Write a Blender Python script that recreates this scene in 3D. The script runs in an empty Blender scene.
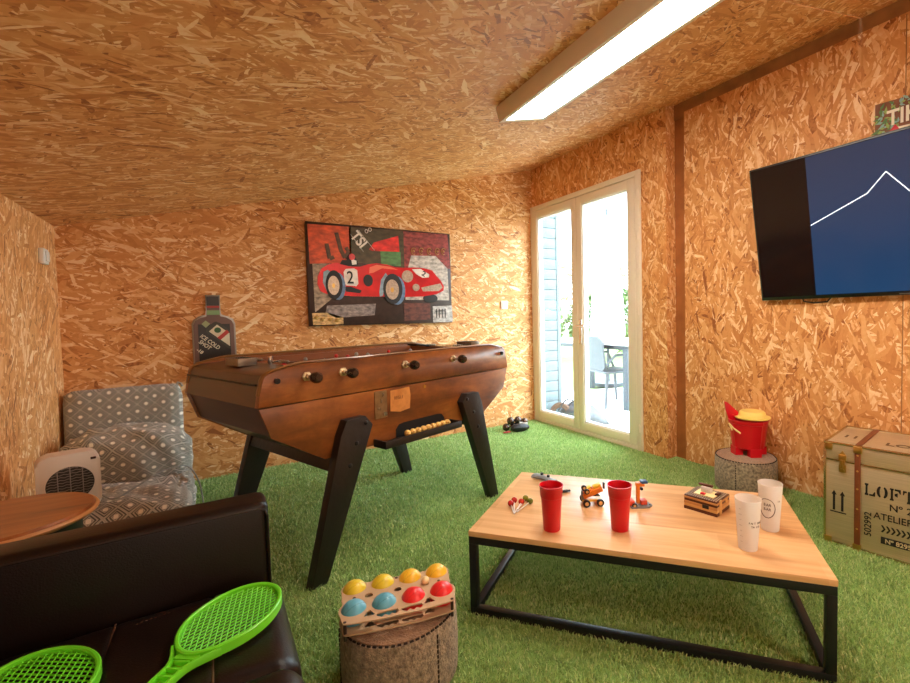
import bpy, bmesh, math, random
import numpy as np
from mathutils import Vector, Matrix, Euler
random.seed(7)
C = bpy.context.scene.collection
SC = bpy.context.scene
pi = math.pi

# ------------------------------------------------------------------ camera
def make_camera():
    yaw, pit, rol = .5979, .0419, -.0218
    f = Vector((math.sin(yaw)*math.cos(pit), math.cos(yaw)*math.cos(pit), -math.sin(pit)))
    r = Vector((math.cos(yaw), -math.sin(yaw), 0)); u = r.cross(f)
    r2 = math.cos(rol)*r + math.sin(rol)*u; u2 = -math.sin(rol)*r + math.cos(rol)*u
    cd = bpy.data.cameras.new('camera'); co = bpy.data.objects.new('camera', cd); C.objects.link(co)
    m = Matrix((r2, u2, -f)).transposed().to_4x4(); m.translation = (0, 0, 1.08); co.matrix_world = m
    cd.sensor_width = 36; cd.lens = 454.385/910*36
    cd.shift_x = -(520.33-455)/910; cd.shift_y = -(341.5-335.31)/910
    cd.clip_start = .02; cd.clip_end = 200
    SC.camera = co
make_camera()

# ------------------------------------------------------------------ world, light, exposure
LED_STRENGTH = 38.0
LED_COLOR = (1, .90, .76)
w = bpy.data.worlds.new('sky'); SC.world = w; w.use_nodes = True
bg = w.node_tree.nodes['Background']; bg.inputs[0].default_value = (.74, .91, 1.0, 1); bg.inputs[1].default_value = 15.0
SC.view_settings.view_transform = 'Standard'; SC.view_settings.look = 'None'
SC.view_settings.gamma = 1; SC.view_settings.use_curve_mapping = False
SC.view_settings.exposure = 0
SC.cycles.use_denoising = True
SC.cycles.max_bounces = 10; SC.cycles.diffuse_bounces = 6; SC.cycles.transparent_max_bounces = 12
SC.cycles.sample_clamp_indirect = 6
fl = bpy.data.lights.new('rear_fill_light', 'AREA'); fl.shape = 'RECTANGLE'; fl.size = 2.6; fl.size_y = 1.3; fl.energy = 58; fl.color = (1, .88, .74)  # soft fill added behind the viewer to brighten ceiling and room, not a window
fo = bpy.data.objects.new('rear_fill_light', fl); C.objects.link(fo); fo.location = (.9, -2.0, 1.15); fo.rotation_euler = (math.radians(142), 0, 0)
pl = bpy.data.lights.new('door_portal', 'AREA'); pl.shape = 'RECTANGLE'; pl.size = 1.45; pl.size_y = 2.15
pl.cycles.is_portal = True
po = bpy.data.objects.new('door_portal', pl); C.objects.link(po); po.location = (2.9, 3.09, 1.08)
po.rotation_euler = (pi/2, 0, pi/2)   # -Z of the lamp looks to -X, into the room

# ------------------------------------------------------------------ materials
def srgb(*c):
    return tuple((x/255/12.92 if x/255 <= .04045 else ((x/255+.055)/1.055)**2.4) for x in c) + (1,)
MATS = {}
def mat(name, col, rough=.5, metal=0., bump=0., bscale=60., var=0., vscale=8., trans=0., emit=None, es=0., coat=0., sheen=0., stretch=(1, 1, 1), alpha=1., sss=0., spec=.5):
    if name in MATS: return MATS[name]
    m = bpy.data.materials.new(name); m.use_nodes = True; nt = m.node_tree; N = nt.nodes; L = nt.links
    b = N['Principled BSDF']; b.inputs['Base Color'].default_value = col
    b.inputs['Roughness'].default_value = rough; b.inputs['Metallic'].default_value = metal
    b.inputs['Coat Weight'].default_value = coat; b.inputs['Sheen Weight'].default_value = sheen
    b.inputs['Transmission Weight'].default_value = trans; b.inputs['Alpha'].default_value = alpha
    b.inputs['Specular IOR Level'].default_value = spec
    if emit: b.inputs['Emission Color'].default_value = emit; b.inputs['Emission Strength'].default_value = es
    tc = N.new('ShaderNodeTexCoord'); mp = N.new('ShaderNodeMapping'); mp.inputs['Scale'].default_value = stretch
    L.new(tc.outputs['Object'], mp.inputs[0])
    if var > 0:
        n = N.new('ShaderNodeTexNoise'); n.inputs['Scale'].default_value = vscale; n.inputs['Detail'].default_value = 5
        L.new(mp.outputs[0], n.inputs[0])
        cr = N.new('ShaderNodeValToRGB'); cr.color_ramp.elements[0].position = .3; cr.color_ramp.elements[1].position = .7
        cr.color_ramp.elements[0].color = tuple(x*(1-var) for x in col[:3])+(1,)
        cr.color_ramp.elements[1].color = tuple(min(1, x*(1+var)) for x in col[:3])+(1,)
        L.new(n.outputs[0], cr.inputs[0]); L.new(cr.outputs[0], b.inputs['Base Color'])
    if bump > 0:
        n2 = N.new('ShaderNodeTexNoise'); n2.inputs['Scale'].default_value = bscale; n2.inputs['Detail'].default_value = 4
        L.new(mp.outputs[0], n2.inputs[0])
        bp = N.new('ShaderNodeBump'); bp.inputs['Strength'].default_value = bump; bp.inputs['Distance'].default_value = .01
        L.new(n2.outputs[0], bp.inputs['Height']); L.new(bp.outputs[0], b.inputs['Normal'])
    MATS[name] = m
    return m

def osb(name, gain=1.0):
    """strand board: several layers of long random flakes, topmost flake wins"""
    m = bpy.data.materials.new(name); m.use_nodes = True; nt = m.node_tree; N = nt.nodes; L = nt.links
    b = N['Principled BSDF']; b.inputs['Roughness'].default_value = .55; b.inputs['Specular IOR Level'].default_value = .35
    tc = N.new('ShaderNodeTexCoord')
    nz = N.new('ShaderNodeTexNoise'); nz.inputs['Scale'].default_value = 9; nz.inputs['Detail'].default_value = 3
    L.new(tc.outputs['UV'], nz.inputs[0])
    sub = N.new('ShaderNodeVectorMath'); sub.operation = 'SUBTRACT'; sub.inputs[1].default_value = (.5, .5, .5); L.new(nz.outputs['Color'], sub.inputs[0])
    sca = N.new('ShaderNodeVectorMath'); sca.operation = 'SCALE'; sca.inputs['Scale'].default_value = .035; L.new(sub.outputs[0], sca.inputs[0])
    add = N.new('ShaderNodeVectorMath'); add.operation = 'ADD'; L.new(tc.outputs['UV'], add.inputs[0]); L.new(sca.outputs[0], add.inputs[1])
    best = None; bestg = None; bestd = None
    layers = [(4, .14, .022), (-24, .12, .020), (32, .12, .022), (-52, .10, .020), (64, .09, .018), (-9, .08, .011), (18, .065, .009), (88, .07, .014), (-38, .055, .009)]
    for i, (ang, ln, wd) in enumerate(layers):
        mp = N.new('ShaderNodeMapping'); mp.vector_type = 'TEXTURE'
        mp.inputs['Location'].default_value = (i*3.17, i*1.73, 0)
        mp.inputs['Rotation'].default_value = (0, 0, math.radians(ang)); mp.inputs['Scale'].default_value = (ln, wd, 1)
        L.new(add.outputs[0], mp.inputs[0])
        v = N.new('ShaderNodeTexVoronoi'); v.voronoi_dimensions = '2D'; v.distance = 'EUCLIDEAN'; v.inputs['Scale'].default_value = 1
        L.new(mp.outputs[0], v.inputs[0])
        s = N.new('ShaderNodeSeparateColor'); L.new(v.outputs['Color'], s.inputs[0])
        if best is None:
            best, bestg, bestd = s.outputs[0], s.outputs[1], v.outputs['Distance']; continue
        pr = s.outputs[1]
        if i in (3, 4, 7):
            mm = N.new('ShaderNodeMath'); mm.operation = 'MULTIPLY'; mm.inputs[1].default_value = .93; L.new(pr, mm.inputs[0]); pr = mm.outputs[0]
        gt = N.new('ShaderNodeMath'); gt.operation = 'GREATER_THAN'; L.new(pr, gt.inputs[0]); L.new(bestg, gt.inputs[1])
        def mix(a, c):
            x = N.new('ShaderNodeMix'); x.data_type = 'FLOAT'; L.new(gt.outputs[0], x.inputs[0]); L.new(a, x.inputs[2]); L.new(c, x.inputs[3]); return x.outputs[0]
        best = mix(best, s.outputs[0]); bestd = mix(bestd, v.outputs['Distance'])
        mx = N.new('ShaderNodeMath'); mx.operation = 'MAXIMUM'; L.new(pr, mx.inputs[0]); L.new(bestg, mx.inputs[1]); bestg = mx.outputs[0]
    # fine grain noise shifts the tone a little inside each flake
    gn = N.new('ShaderNodeTexNoise'); gn.inputs['Scale'].default_value = 55; gn.inputs['Detail'].default_value = 6; L.new(tc.outputs['UV'], gn.inputs[0])
    ma = N.new('ShaderNodeMath'); ma.operation = 'MULTIPLY_ADD'; ma.inputs[1].default_value = .30; ma.inputs[2].default_value = -.15; L.new(gn.outputs[0], ma.inputs[0])
    big = N.new('ShaderNodeTexNoise'); big.inputs['Scale'].default_value = 1.7; big.inputs['Detail'].default_value = 2; L.new(tc.outputs['UV'], big.inputs[0])
    mb = N.new('ShaderNodeMath'); mb.operation = 'MULTIPLY_ADD'; mb.inputs[1].default_value = .4; mb.inputs[2].default_value = -.2; L.new(big.outputs[0], mb.inputs[0])
    a1 = N.new('ShaderNodeMath'); a1.operation = 'ADD'; L.new(best, a1.inputs[0]); L.new(ma.outputs[0], a1.inputs[1])
    a2 = N.new('ShaderNodeMath'); a2.operation = 'ADD'; L.new(a1.outputs[0], a2.inputs[0]); L.new(mb.outputs[0], a2.inputs[1])
    cr = N.new('ShaderNodeValToRGB'); e = cr.color_ramp.elements
    cols = [(0, srgb(152, 90, 46)), (.05, srgb(188, 122, 66)), (.30, srgb(207, 142, 82)), (.60, srgb(217, 156, 96)), (.80, srgb(229, 176, 120)), (1, srgb(245, 214, 170))]
    e[0].position, e[0].color = cols[0]; e[1].position, e[1].color = cols[-1]
    for p, c in cols[1:-1]:
        q = e.new(p); q.color = c
    L.new(a2.outputs[0], cr.inputs[0])
    g = N.new('ShaderNodeVectorMath'); g.operation = 'SCALE'; g.inputs['Scale'].default_value = gain; L.new(cr.outputs[0], g.inputs[0])
    L.new(g.outputs[0], b.inputs['Base Color'])
    hh = N.new('ShaderNodeMath'); hh.operation = 'ADD'; L.new(bestg, hh.inputs[0]); L.new(ma.outputs[0], hh.inputs[1])
    bp = N.new('ShaderNodeBump'); bp.inputs['Strength'].default_value = .35; bp.inputs['Distance'].default_value = .004
    L.new(hh.outputs[0], bp.inputs['Height']); L.new(bp.outputs[0], b.inputs['Normal'])
    return m

def woodgrain(name, c0, c1, c2, axis='x', scale=10., rough=.35, coat=.2, stretch=14, planks=0., grime=0.):
    m = bpy.data.materials.new(name); m.use_nodes = True; nt = m.node_tree; N = nt.nodes; L = nt.links
    b = N['Principled BSDF']; b.inputs['Roughness'].default_value = rough; b.inputs['Coat Weight'].default_value = coat; b.inputs['Coat Roughness'].default_value = .25
    tc = N.new('ShaderNodeTexCoord'); mp = N.new('ShaderNodeMapping')
    s = {'x': (1, stretch, stretch), 'y': (stretch, 1, stretch), 'z': (stretch, stretch, 1)}[axis]
    mp.inputs['Scale'].default_value = s; L.new(tc.outputs['Object'], mp.inputs[0])
    n = N.new('ShaderNodeTexNoise'); n.inputs['Scale'].default_value = scale/6; n.inputs['Detail'].default_value = 8; n.inputs['Roughness'].default_value = .6; n.inputs['Distortion'].default_value = .6
    L.new(mp.outputs[0], n.inputs[0])
    val = n.outputs[0]
    if planks:
        mp2 = N.new('ShaderNodeMapping'); mp2.inputs['Scale'].default_value = (1/.55, 1/planks, .001) if axis == 'x' else (1/planks, 1/.55, .001)
        L.new(tc.outputs['Object'], mp2.inputs[0])
        br = N.new('ShaderNodeTexBrick'); br.inputs['Scale'].default_value = 1; br.inputs['Mortar Size'].default_value = 0
        br.inputs['Brick Width'].default_value = 1; br.inputs['Row Height'].default_value = 1
        br.inputs['Color1'].default_value = (0, 0, 0, 1); br.inputs['Color2'].default_value = (1, 1, 1, 1)
        L.new(mp2.outputs[0], br.inputs[0])
        ad = N.new('ShaderNodeMath'); ad.operation = 'MULTIPLY_ADD'; ad.inputs[1].default_value = .28; L.new(br.outputs[0], ad.inputs[0])
        sb = N.new('ShaderNodeMath'); sb.operation = 'SUBTRACT'; sb.inputs[1].default_value = .14; L.new(val, sb.inputs[0]); L.new(sb.outputs[0], ad.inputs[2]); val = ad.outputs[0]
    cr = N.new('ShaderNodeValToRGB'); e = cr.color_ramp.elements; e[0].position = .25; e[0].color = c0; e[1].position = .75; e[1].color = c2
    q = e.new(.5); q.color = c1; L.new(val, cr.inputs[0]); L.new(cr.outputs[0], b.inputs['Base Color'])
    if grime:
        gn = N.new('ShaderNodeTexNoise'); gn.inputs['Scale'].default_value = 5; gn.inputs['Detail'].default_value = 7; gn.inputs['Roughness'].default_value = .7; L.new(tc.outputs['Object'], gn.inputs[0])
        gr_ = N.new('ShaderNodeValToRGB'); gr_.color_ramp.elements[0].position = .35; gr_.color_ramp.elements[0].color = (1-grime,)*3+(1,); gr_.color_ramp.elements[1].position = .62; gr_.color_ramp.elements[1].color = (1, 1, 1, 1); L.new(gn.outputs[0], gr_.inputs[0])
        mg = N.new('ShaderNodeMix'); mg.data_type = 'RGBA'; mg.blend_type = 'MULTIPLY'; mg.inputs[0].default_value = 1; L.new(cr.outputs[0], mg.inputs[6]); L.new(gr_.outputs[0], mg.inputs[7]); L.new(mg.outputs[2], b.inputs['Base Color'])
    bp = N.new('ShaderNodeBump'); bp.inputs['Strength'].default_value = .12; bp.inputs['Distance'].default_value = .004; L.new(n.outputs[0], bp.inputs['Height']); L.new(bp.outputs[0], b.inputs['Normal'])
    return m

def fabric_pattern(name):
    """grey cushion cloth: concentric diamond lines around pale dots, set out in offset rows"""
    m = bpy.data.materials.new(name); m.use_nodes = True; nt = m.node_tree; N = nt.nodes; L = nt.links
    b = N['Principled BSDF']; b.inputs['Roughness'].default_value = .9; b.inputs['Sheen Weight'].default_value = .2
    tc = N.new('ShaderNodeTexCoord'); mp = N.new('ShaderNodeMapping')
    mp.inputs['Rotation'].default_value = (0, 0, pi/4); mp.inputs['Scale'].default_value = (16.5, 16.5, 1)
    L.new(tc.outputs['UV'], mp.inputs[0])
    v = N.new('ShaderNodeTexVoronoi'); v.voronoi_dimensions = '2D'; v.inputs['Randomness'].default_value = 0; v.inputs['Scale'].default_value = 1; v.distance = 'CHEBYCHEV'
    L.new(mp.outputs[0], v.inputs[0])
    v2 = N.new('ShaderNodeTexVoronoi'); v2.voronoi_dimensions = '2D'; v2.inputs['Randomness'].default_value = 0; v2.inputs['Scale'].default_value = 1
    L.new(mp.outputs[0], v2.inputs[0])
    mu = N.new('ShaderNodeMath'); mu.operation = 'MULTIPLY'; mu.inputs[1].default_value = 2*pi*7; L.new(v.outputs['Distance'], mu.inputs[0])
    sn = N.new('ShaderNodeMath'); sn.operation = 'SINE'; L.new(mu.outputs[0], sn.inputs[0])
    gt = N.new('ShaderNodeMath'); gt.operation = 'GREATER_THAN'; gt.inputs[1].default_value = .15; L.new(sn.outputs[0], gt.inputs[0])
    lt = N.new('ShaderNodeMath'); lt.operation = 'LESS_THAN'; lt.inputs[1].default_value = .15; L.new(v2.outputs['Distance'], lt.inputs[0])
    m1 = N.new('ShaderNodeMix'); m1.data_type = 'RGBA'; m1.inputs[6].default_value = srgb(84, 82, 76); m1.inputs[7].default_value = srgb(190, 186, 174); L.new(gt.outputs[0], m1.inputs[0])
    m2 = N.new('ShaderNodeMix'); m2.data_type = 'RGBA'; m2.inputs[7].default_value = srgb(240, 234, 220); L.new(lt.outputs[0], m2.inputs[0]); L.new(m1.outputs[2], m2.inputs[6])
    L.new(m2.outputs[2], b.inputs['Base Color'])
    return m

def thin_glass():
    m = bpy.data.materials.new('door_glass'); m.use_nodes = True; nt = m.node_tree; N = nt.nodes; L = nt.links
    N.remove(N['Principled BSDF'])
    t = N.new('ShaderNodeBsdfTransparent'); g = N.new('ShaderNodeBsdfGlossy'); g.inputs['Roughness'].default_value = .02
    lw = N.new('ShaderNodeLayerWeight'); pw = N.new('ShaderNodeMath'); pw.operation = 'POWER'; pw.inputs[1].default_value = 4; L.new(lw.outputs['Facing'], pw.inputs[0]); fr = N.new('ShaderNodeMath'); fr.operation = 'MULTIPLY_ADD'; fr.inputs[1].default_value = .4; fr.inputs[2].default_value = .03; L.new(pw.outputs[0], fr.inputs[0]); mx = N.new('ShaderNodeMixShader')
    L.new(fr.outputs[0], mx.inputs[0]); L.new(t.outputs[0], mx.inputs[1]); L.new(g.outputs[0], mx.inputs[2])
    L.new(mx.outputs[0], N['Material Output'].inputs[0]); return m

OSB = osb('strand_board'); OSBL = osb('brightened_strand_board', 1.14)  # second one: left wall copy, colour raised to stand in for side light
TURF = mat('turf_backing', srgb(128, 160, 88), .9, bump=.8, bscale=140, var=.35, vscale=25)
FRAME = mat('door_frame_cream', srgb(232, 222, 204), .4)
WHITE = mat('white_plastic', srgb(232, 230, 224), .4)
BLACK = mat('black_plastic', srgb(18, 18, 20), .35)
BLKMET = mat('black_steel', srgb(26, 27, 30), .4, metal=.3)
CHROME = mat('chrome', srgb(205, 205, 205), .2, metal=1)
NICK = mat('worn_nickel', srgb(196, 176, 140), .35, metal=.8)
GOLD = mat('brass', srgb(205, 170, 100), .3, metal=1)
RED = mat('red_plastic', srgb(206, 6, 32), .35)
YEL = mat('yellow_plastic', srgb(244, 214, 116), .4)
PAT = fabric_pattern('cushion_cloth')
CABLE = mat('grey_cable', srgb(150, 150, 148), .5)

# ------------------------------------------------------------------ mesh helper
class G:
    def __init__(s): s.bm = bmesh.new(); s.uv = s.bm.loops.layers.uv.new('UVMap'); s.mi = 0
    def _post(s, verts, M):
        if M is not None:
            for v in verts: v.co = M @ v.co
    def faces(s, vs, fs, M=None, uvs=None):
        bv = [s.bm.verts.new(Vector(v) if M is None else M @ Vector(v)) for v in vs]
        out = []
        for k, f in enumerate(fs):
            try: fc = s.bm.faces.new([bv[i] for i in f])
            except ValueError: continue
            fc.material_index = s.mi; out.append(fc)
            if uvs is not None:
                for lp, i in zip(fc.loops, f): lp[s.uv].uv = uvs[i]
        return out
    def box(s, c, d, bev=0, M=None, seg=2):
        x, y, z = (t/2 for t in d)
        vs = [(c[0]+a*x, c[1]+b*y, c[2]+e*z) for a in (-1, 1) for b in (-1, 1) for e in (-1, 1)]
        fs = [(0, 1, 3, 2), (4, 6, 7, 5), (0, 4, 5, 1), (2, 3, 7, 6), (0, 2, 6, 4), (1, 5, 7, 3)]
        F = s.faces(vs, fs, M)
        if bev > 0:
            ed = {e for f in F for e in f.edges}
            r = bmesh.ops.bevel(s.bm, geom=list(ed), offset=bev, segments=seg, profile=.5, affect='EDGES')
            for f in r['faces']: f.material_index = s.mi
        return s
    def prism(s, pts, h0, h1, M=None, bev=0):
        n = len(pts); vs = [(p[0], p[1], h0) for p in pts] + [(p[0], p[1], h1) for p in pts]
        fs = [tuple(range(n))[::-1], tuple(range(n, 2*n))] + [(i, (i+1) % n, n+(i+1) % n, n+i) for i in range(n)]
        F = s.faces(vs, fs, M)
        if bev > 0:
            ed = {e for f in F[:2] for e in f.edges}
            r = bmesh.ops.bevel(s.bm, geom=list(ed), offset=bev, segments=2, profile=.5, affect='EDGES')
            for f in r['faces']: f.material_index = s.mi
        return s
    def lathe(s, prof, seg=24, M=None, c=(0, 0, 0), rfun=None):
        vs = []; fs = []; rings = []
        for (r, z) in prof:
            if r < 1e-6: rings.append([len(vs)]); vs.append((c[0], c[1], c[2]+z))
            else:
                rings.append(list(range(len(vs), len(vs)+seg)))
                for k in range(seg):
                    a = 2*pi*k/seg; rr = r*(rfun(a, z) if rfun else 1)
                    vs.append((c[0]+rr*math.cos(a), c[1]+rr*math.sin(a), c[2]+z))
        for A, B in zip(rings, rings[1:]):
            if len(A) == 1 and len(B) == 1: continue
            for k in range(seg):
                k2 = (k+1) % seg
                if len(A) == 1: fs.append((A[0], B[k2], B[k]))
                elif len(B) == 1: fs.append((A[k], A[k2], B[0]))
                else: fs.append((A[k], A[k2], B[k2], B[k]))
        s.faces(vs, fs, M); return s
    def cyl(s, p0, p1, r, seg=12, r1=None, M=None):
        return s.tube([p0, p1], [r, r if r1 is None else r1], seg, M=M)
    def tube(s, pts, r, seg=8, closed=False, M=None, flat=1.):
        P = [Vector(p) for p in pts]; n = len(P); rs = r if isinstance(r, (list, tuple)) else [r]*n
        vs = []; fs = []; prev = None
        for i in range(n):
            if closed: t = P[(i+1) % n]-P[i-1]
            else: t = P[min(i+1, n-1)]-P[max(i-1, 0)]
            t.normalize()
            if prev is None:
                a = Vector((0, 0, 1)) if abs(t.z) < .9 else Vector((1, 0, 0)); x = t.cross(a).normalized()
            else: x = (prev-prev.dot(t)*t).normalized()
            prev = x; y = t.cross(x)
            for k in range(seg):
                a = 2*pi*k/seg; vs.append(P[i]+rs[i]*(math.cos(a)*x+flat*math.sin(a)*y))
        m = n if closed else n-1
        for i in range(m):
            for k in range(seg):
                a = i*seg+k; b = i*seg+(k+1) % seg; c = ((i+1) % n)*seg+(k+1) % seg; d = ((i+1) % n)*seg+k
                fs.append((a, b, c, d))
        if not closed: fs += [tuple(range(seg))[::-1], tuple(range((n-1)*seg, n*seg))]
        s.faces(vs, fs, M); return s
    def sph(s, c, r, seg=20, M=None, sc=(1, 1, 1)):
        prof = [(r*math.sin(pi*i/(seg//2)) if 0 < i < seg//2 else 0, -r*math.cos(pi*i/(seg//2))) for i in range(seg//2+1)]
        MM = Matrix.Translation(c) @ Matrix.Diagonal((*sc, 1)); MM = MM if M is None else M @ MM
        return s.lathe(prof, seg, MM)
    def grid(s, fn, nu, nv, M=None, uvf=None):
        vs = []; uvs = []
        for j in range(nv+1):
            for i in range(nu+1):
                vs.append(fn(i/nu, j/nv)); uvs.append(uvf(i/nu, j/nv) if uvf else (i/nu, j/nv))
        fs = [(j*(nu+1)+i, j*(nu+1)+i+1, (j+1)*(nu+1)+i+1, (j+1)*(nu+1)+i) for j in range(nv) for i in range(nu)]
        s.faces(vs, fs, M, uvs); return s
    def text(s, txt, size, M, ext=.0006, bold=0., sx=1.):
        cu = bpy.data.curves.new('t', 'FONT'); cu.body = txt; cu.size = size; cu.extrude = ext; cu.offset = bold; cu.resolution_u = 4
        o = bpy.data.objects.new('t', cu); C.objects.link(o); bpy.context.view_layer.update()
        me = bpy.data.meshes.new_from_object(o.evaluated_get(bpy.context.evaluated_depsgraph_get()))
        me.transform(M @ Matrix.Diagonal((sx, 1, 1, 1)))
        b0 = len(s.bm.faces); s.bm.from_mesh(me); s.bm.faces.ensure_lookup_table()
        for f in s.bm.faces[b0:]: f.material_index = s.mi
        bpy.data.objects.remove(o); bpy.data.curves.remove(cu); bpy.data.meshes.remove(me); return s
    def build_each(s, name, mats, parent=None):
        """one object for every separate piece"""
        s.bm.verts.ensure_lookup_table(); seen = {}; k = 0
        for v in s.bm.verts:
            if v in seen: continue
            st = [v]; seen[v] = k
            while st:
                a = st.pop()
                for e in a.link_edges:
                    b = e.other_vert(a)
                    if b not in seen: seen[b] = k; st.append(b)
            k += 1
        out = []
        for i in range(k):
            g = G(); mp = {v: g.bm.verts.new(v.co) for v in s.bm.verts if seen[v] == i}
            for f in s.bm.faces:
                if seen[f.verts[0]] == i: nf = g.bm.faces.new([mp[v] for v in f.verts]); nf.material_index = f.material_index
            out.append(g.build(name, mats, parent))
        s.bm.free(); return out
    def build(s, name, mats, parent=None, smooth=True, ang=.6, loc=None, weld=False):
        if weld: bmesh.ops.remove_doubles(s.bm, verts=s.bm.verts, dist=1e-5)
        bmesh.ops.recalc_face_normals(s.bm, faces=s.bm.faces)
        me = bpy.data.meshes.new(name); s.bm.to_mesh(me); s.bm.free()
        for m in (mats if isinstance(mats, (list, tuple)) else [mats]): me.materials.append(m)
        if smooth and len(me.polygons):
            me.polygons.foreach_set('use_smooth', [True]*len(me.polygons)); me.set_sharp_from_angle(angle=ang)
        o = bpy.data.objects.new(name, me); C.objects.link(o)
        if parent: o.parent = parent
        if loc: o.location = loc
        return o
T = Matrix.Translation
def RX(a): return Matrix.Rotation(a, 4, 'X')
def RY(a): return Matrix.Rotation(a, 4, 'Y')
def RZ(a): return Matrix.Rotation(a, 4, 'Z')
# XZ: prism plane drawn as (x,z), extruded along -y ; YZ: drawn as (y,z), extruded along x
XZ = Matrix(((1, 0, 0, 0), (0, 0, -1, 0), (0, 1, 0, 0), (0, 0, 0, 1)))
YZ = Matrix(((0, 0, 1, 0), (1, 0, 0, 0), (0, 1, 0, 0), (0, 0, 0, 1)))

def tag(o, label, cat, group=None, kind=None):
    o['label'] = label; o['category'] = cat
    if group: o['group'] = group
    if kind: o['kind'] = kind
    return o
def thing(name, label, cat, loc=(0, 0, 0), rotz=0, group=None, rot=None):
    o = bpy.data.objects.new(name, None); o.empty_display_size = .05; C.objects.link(o)
    o.location = loc; o.rotation_euler = rot if rot else (0, 0, rotz)
    return tag(o, label, cat, group)
def struct(o): o['kind'] = 'structure'; return o
def dup(root, loc=None, rotz=None, label=None):
    r = root.copy(); C.objects.link(r)
    if loc is not None: r.location = loc
    if rotz is not None: r.rotation_euler = (0, 0, rotz)
    if label: r['label'] = label
    for ch in list(root.children):
        c = ch.copy(); C.objects.link(c); c.parent = r
        for g in list(ch.children):
            d = g.copy(); C.objects.link(d); d.parent = c
    return r

# ------------------------------------------------------------------ room shell
ZL = 1.673; SL = .2535; XL = -.743; YB = 3.80; YF = -2.2; XR = 2.845; XD = 2.76
def zc(x): return ZL+SL*(x-XL)
def slab(name, poly, normal, th, ud, vd, m=OSB, uvo=(0, 0)):
    """a board: polygon given in 3-D on its room face, thickness going away from the room; UV in metres"""
    g = G(); n = Vector(normal).normalized(); k = len(poly)
    vs = [Vector(p) for p in poly] + [Vector(p)-n*th for p in poly]
    uvs = [(v.dot(Vector(ud))+uvo[0], v.dot(Vector(vd))+v.dot(n)+uvo[1]) if abs(ud[1]) < .9 and abs(vd[1]) < .9 or True else 0 for v in vs]
    if name == 'wall_door_side': uvs = [(v.dot(Vector(ud))+uvo[0], v.dot(Vector(vd))-v.x+uvo[1]) for v in vs]
    fs = [tuple(range(k)), tuple(range(k, 2*k))[::-1]] + [(i, k+i, k+(i+1) % k, (i+1) % k) for i in range(k)]
    g.faces(vs, fs, None, uvs)
    return struct(g.build(name, m, smooth=False))
slab('wall_left', [(XL, YF, 0), (XL, YB, 0), (XL, YB, ZL), (XL, YF, ZL)], (1, 0, 0), .05, (0, .35, .94), (0, .94, -.35), m=OSBL, uvo=(4, 2))
slab('wall_back', [(XL-.05, YB, 0), (2.80, YB, 0), (2.80, YB, zc(2.80)), (XL-.05, YB, zc(XL-.05))], (0, -1, 0), .05, (1, 0, 0), (0, 0, 1), uvo=(9, 5))
slab('wall_front', [(XL-.05, YF, 0), (3.0, YF, 0), (3.0, YF, zc(3.0)), (XL-.05, YF, zc(XL-.05))], (0, 1, 0), .05, (1, 0, 0), (0, 0, 1), uvo=(19, 5))
slab('wall_door_side', [(XD, 2.143, 0), (XD, 2.372, 0), (XD, 2.372, 2.182), (XD, YB, 2.182), (XD, YB, zc(XD)+.034), (XD, 2.143, zc(XD)+.034)], (-1, 0, 0), .14, (0, .25, .97), (0, .97, -.25), uvo=(3, 9))
slab('wall_right', [(XR, YF, 0), (XR, 2.05, 0), (XR, 2.05, 2.508), (XR, YF, 2.508)], (-1, 0, 0), .02, (0, .1, .995), (0, .995, -.1), uvo=(13, 1))
BROWNB = mat('dark_brown_beam', srgb(150, 104, 58), .7, var=.2, vscale=12)
ceil_y = [(YF, .985, 40), (.990, YB+.02, 25)]
for i, (y0, y1, uo) in enumerate(ceil_y):
    slab('ceiling', [(XL-.05, y0, zc(XL-.05)), (XL-.05, y1, zc(XL-.05)), (3.0, y1, zc(3.0)), (3.0, y0, zc(3.0))], (.2457, 0, -.9693), .03, (.88, .41, .23), (-.42, .90, -.10), uvo=(uo, 3+i))
g = G(); g.box((2.90, -.02, 2.56), (.094, 4.32, .16)); struct(g.build('trim_1', BROWNB, smooth=False))            # beam over the television wall
g = G(); g.box((2.888, 2.095, 1.31), (.055, .09, 2.62)); struct(g.build('trim_2', mat('stained_post', srgb(156, 94, 44), .6, var=.2, vscale=9), smooth=False))  # post in the joint
g = G(); g.box((3.03, -.02, 1.35), (.05, 4.4, 2.75)); g.box((2.98, 2.18, 1.35), (.12, .06, 2.75)); struct(g.build('wall_outer', BROWNB, smooth=False))
g = G(); g.box((1.05, .8, -.02), (3.75, 6.1, .04)); struct(g.build('floor', TURF, smooth=False))
# thin dark joint between the two boards of the television wall, drawn as a real gap cover strip
g = G(); g.box((XR-.0008, .796, 1.25), (.0016, .004, 2.5)); struct(g.build('trim_3', BROWNB, smooth=False))

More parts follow.
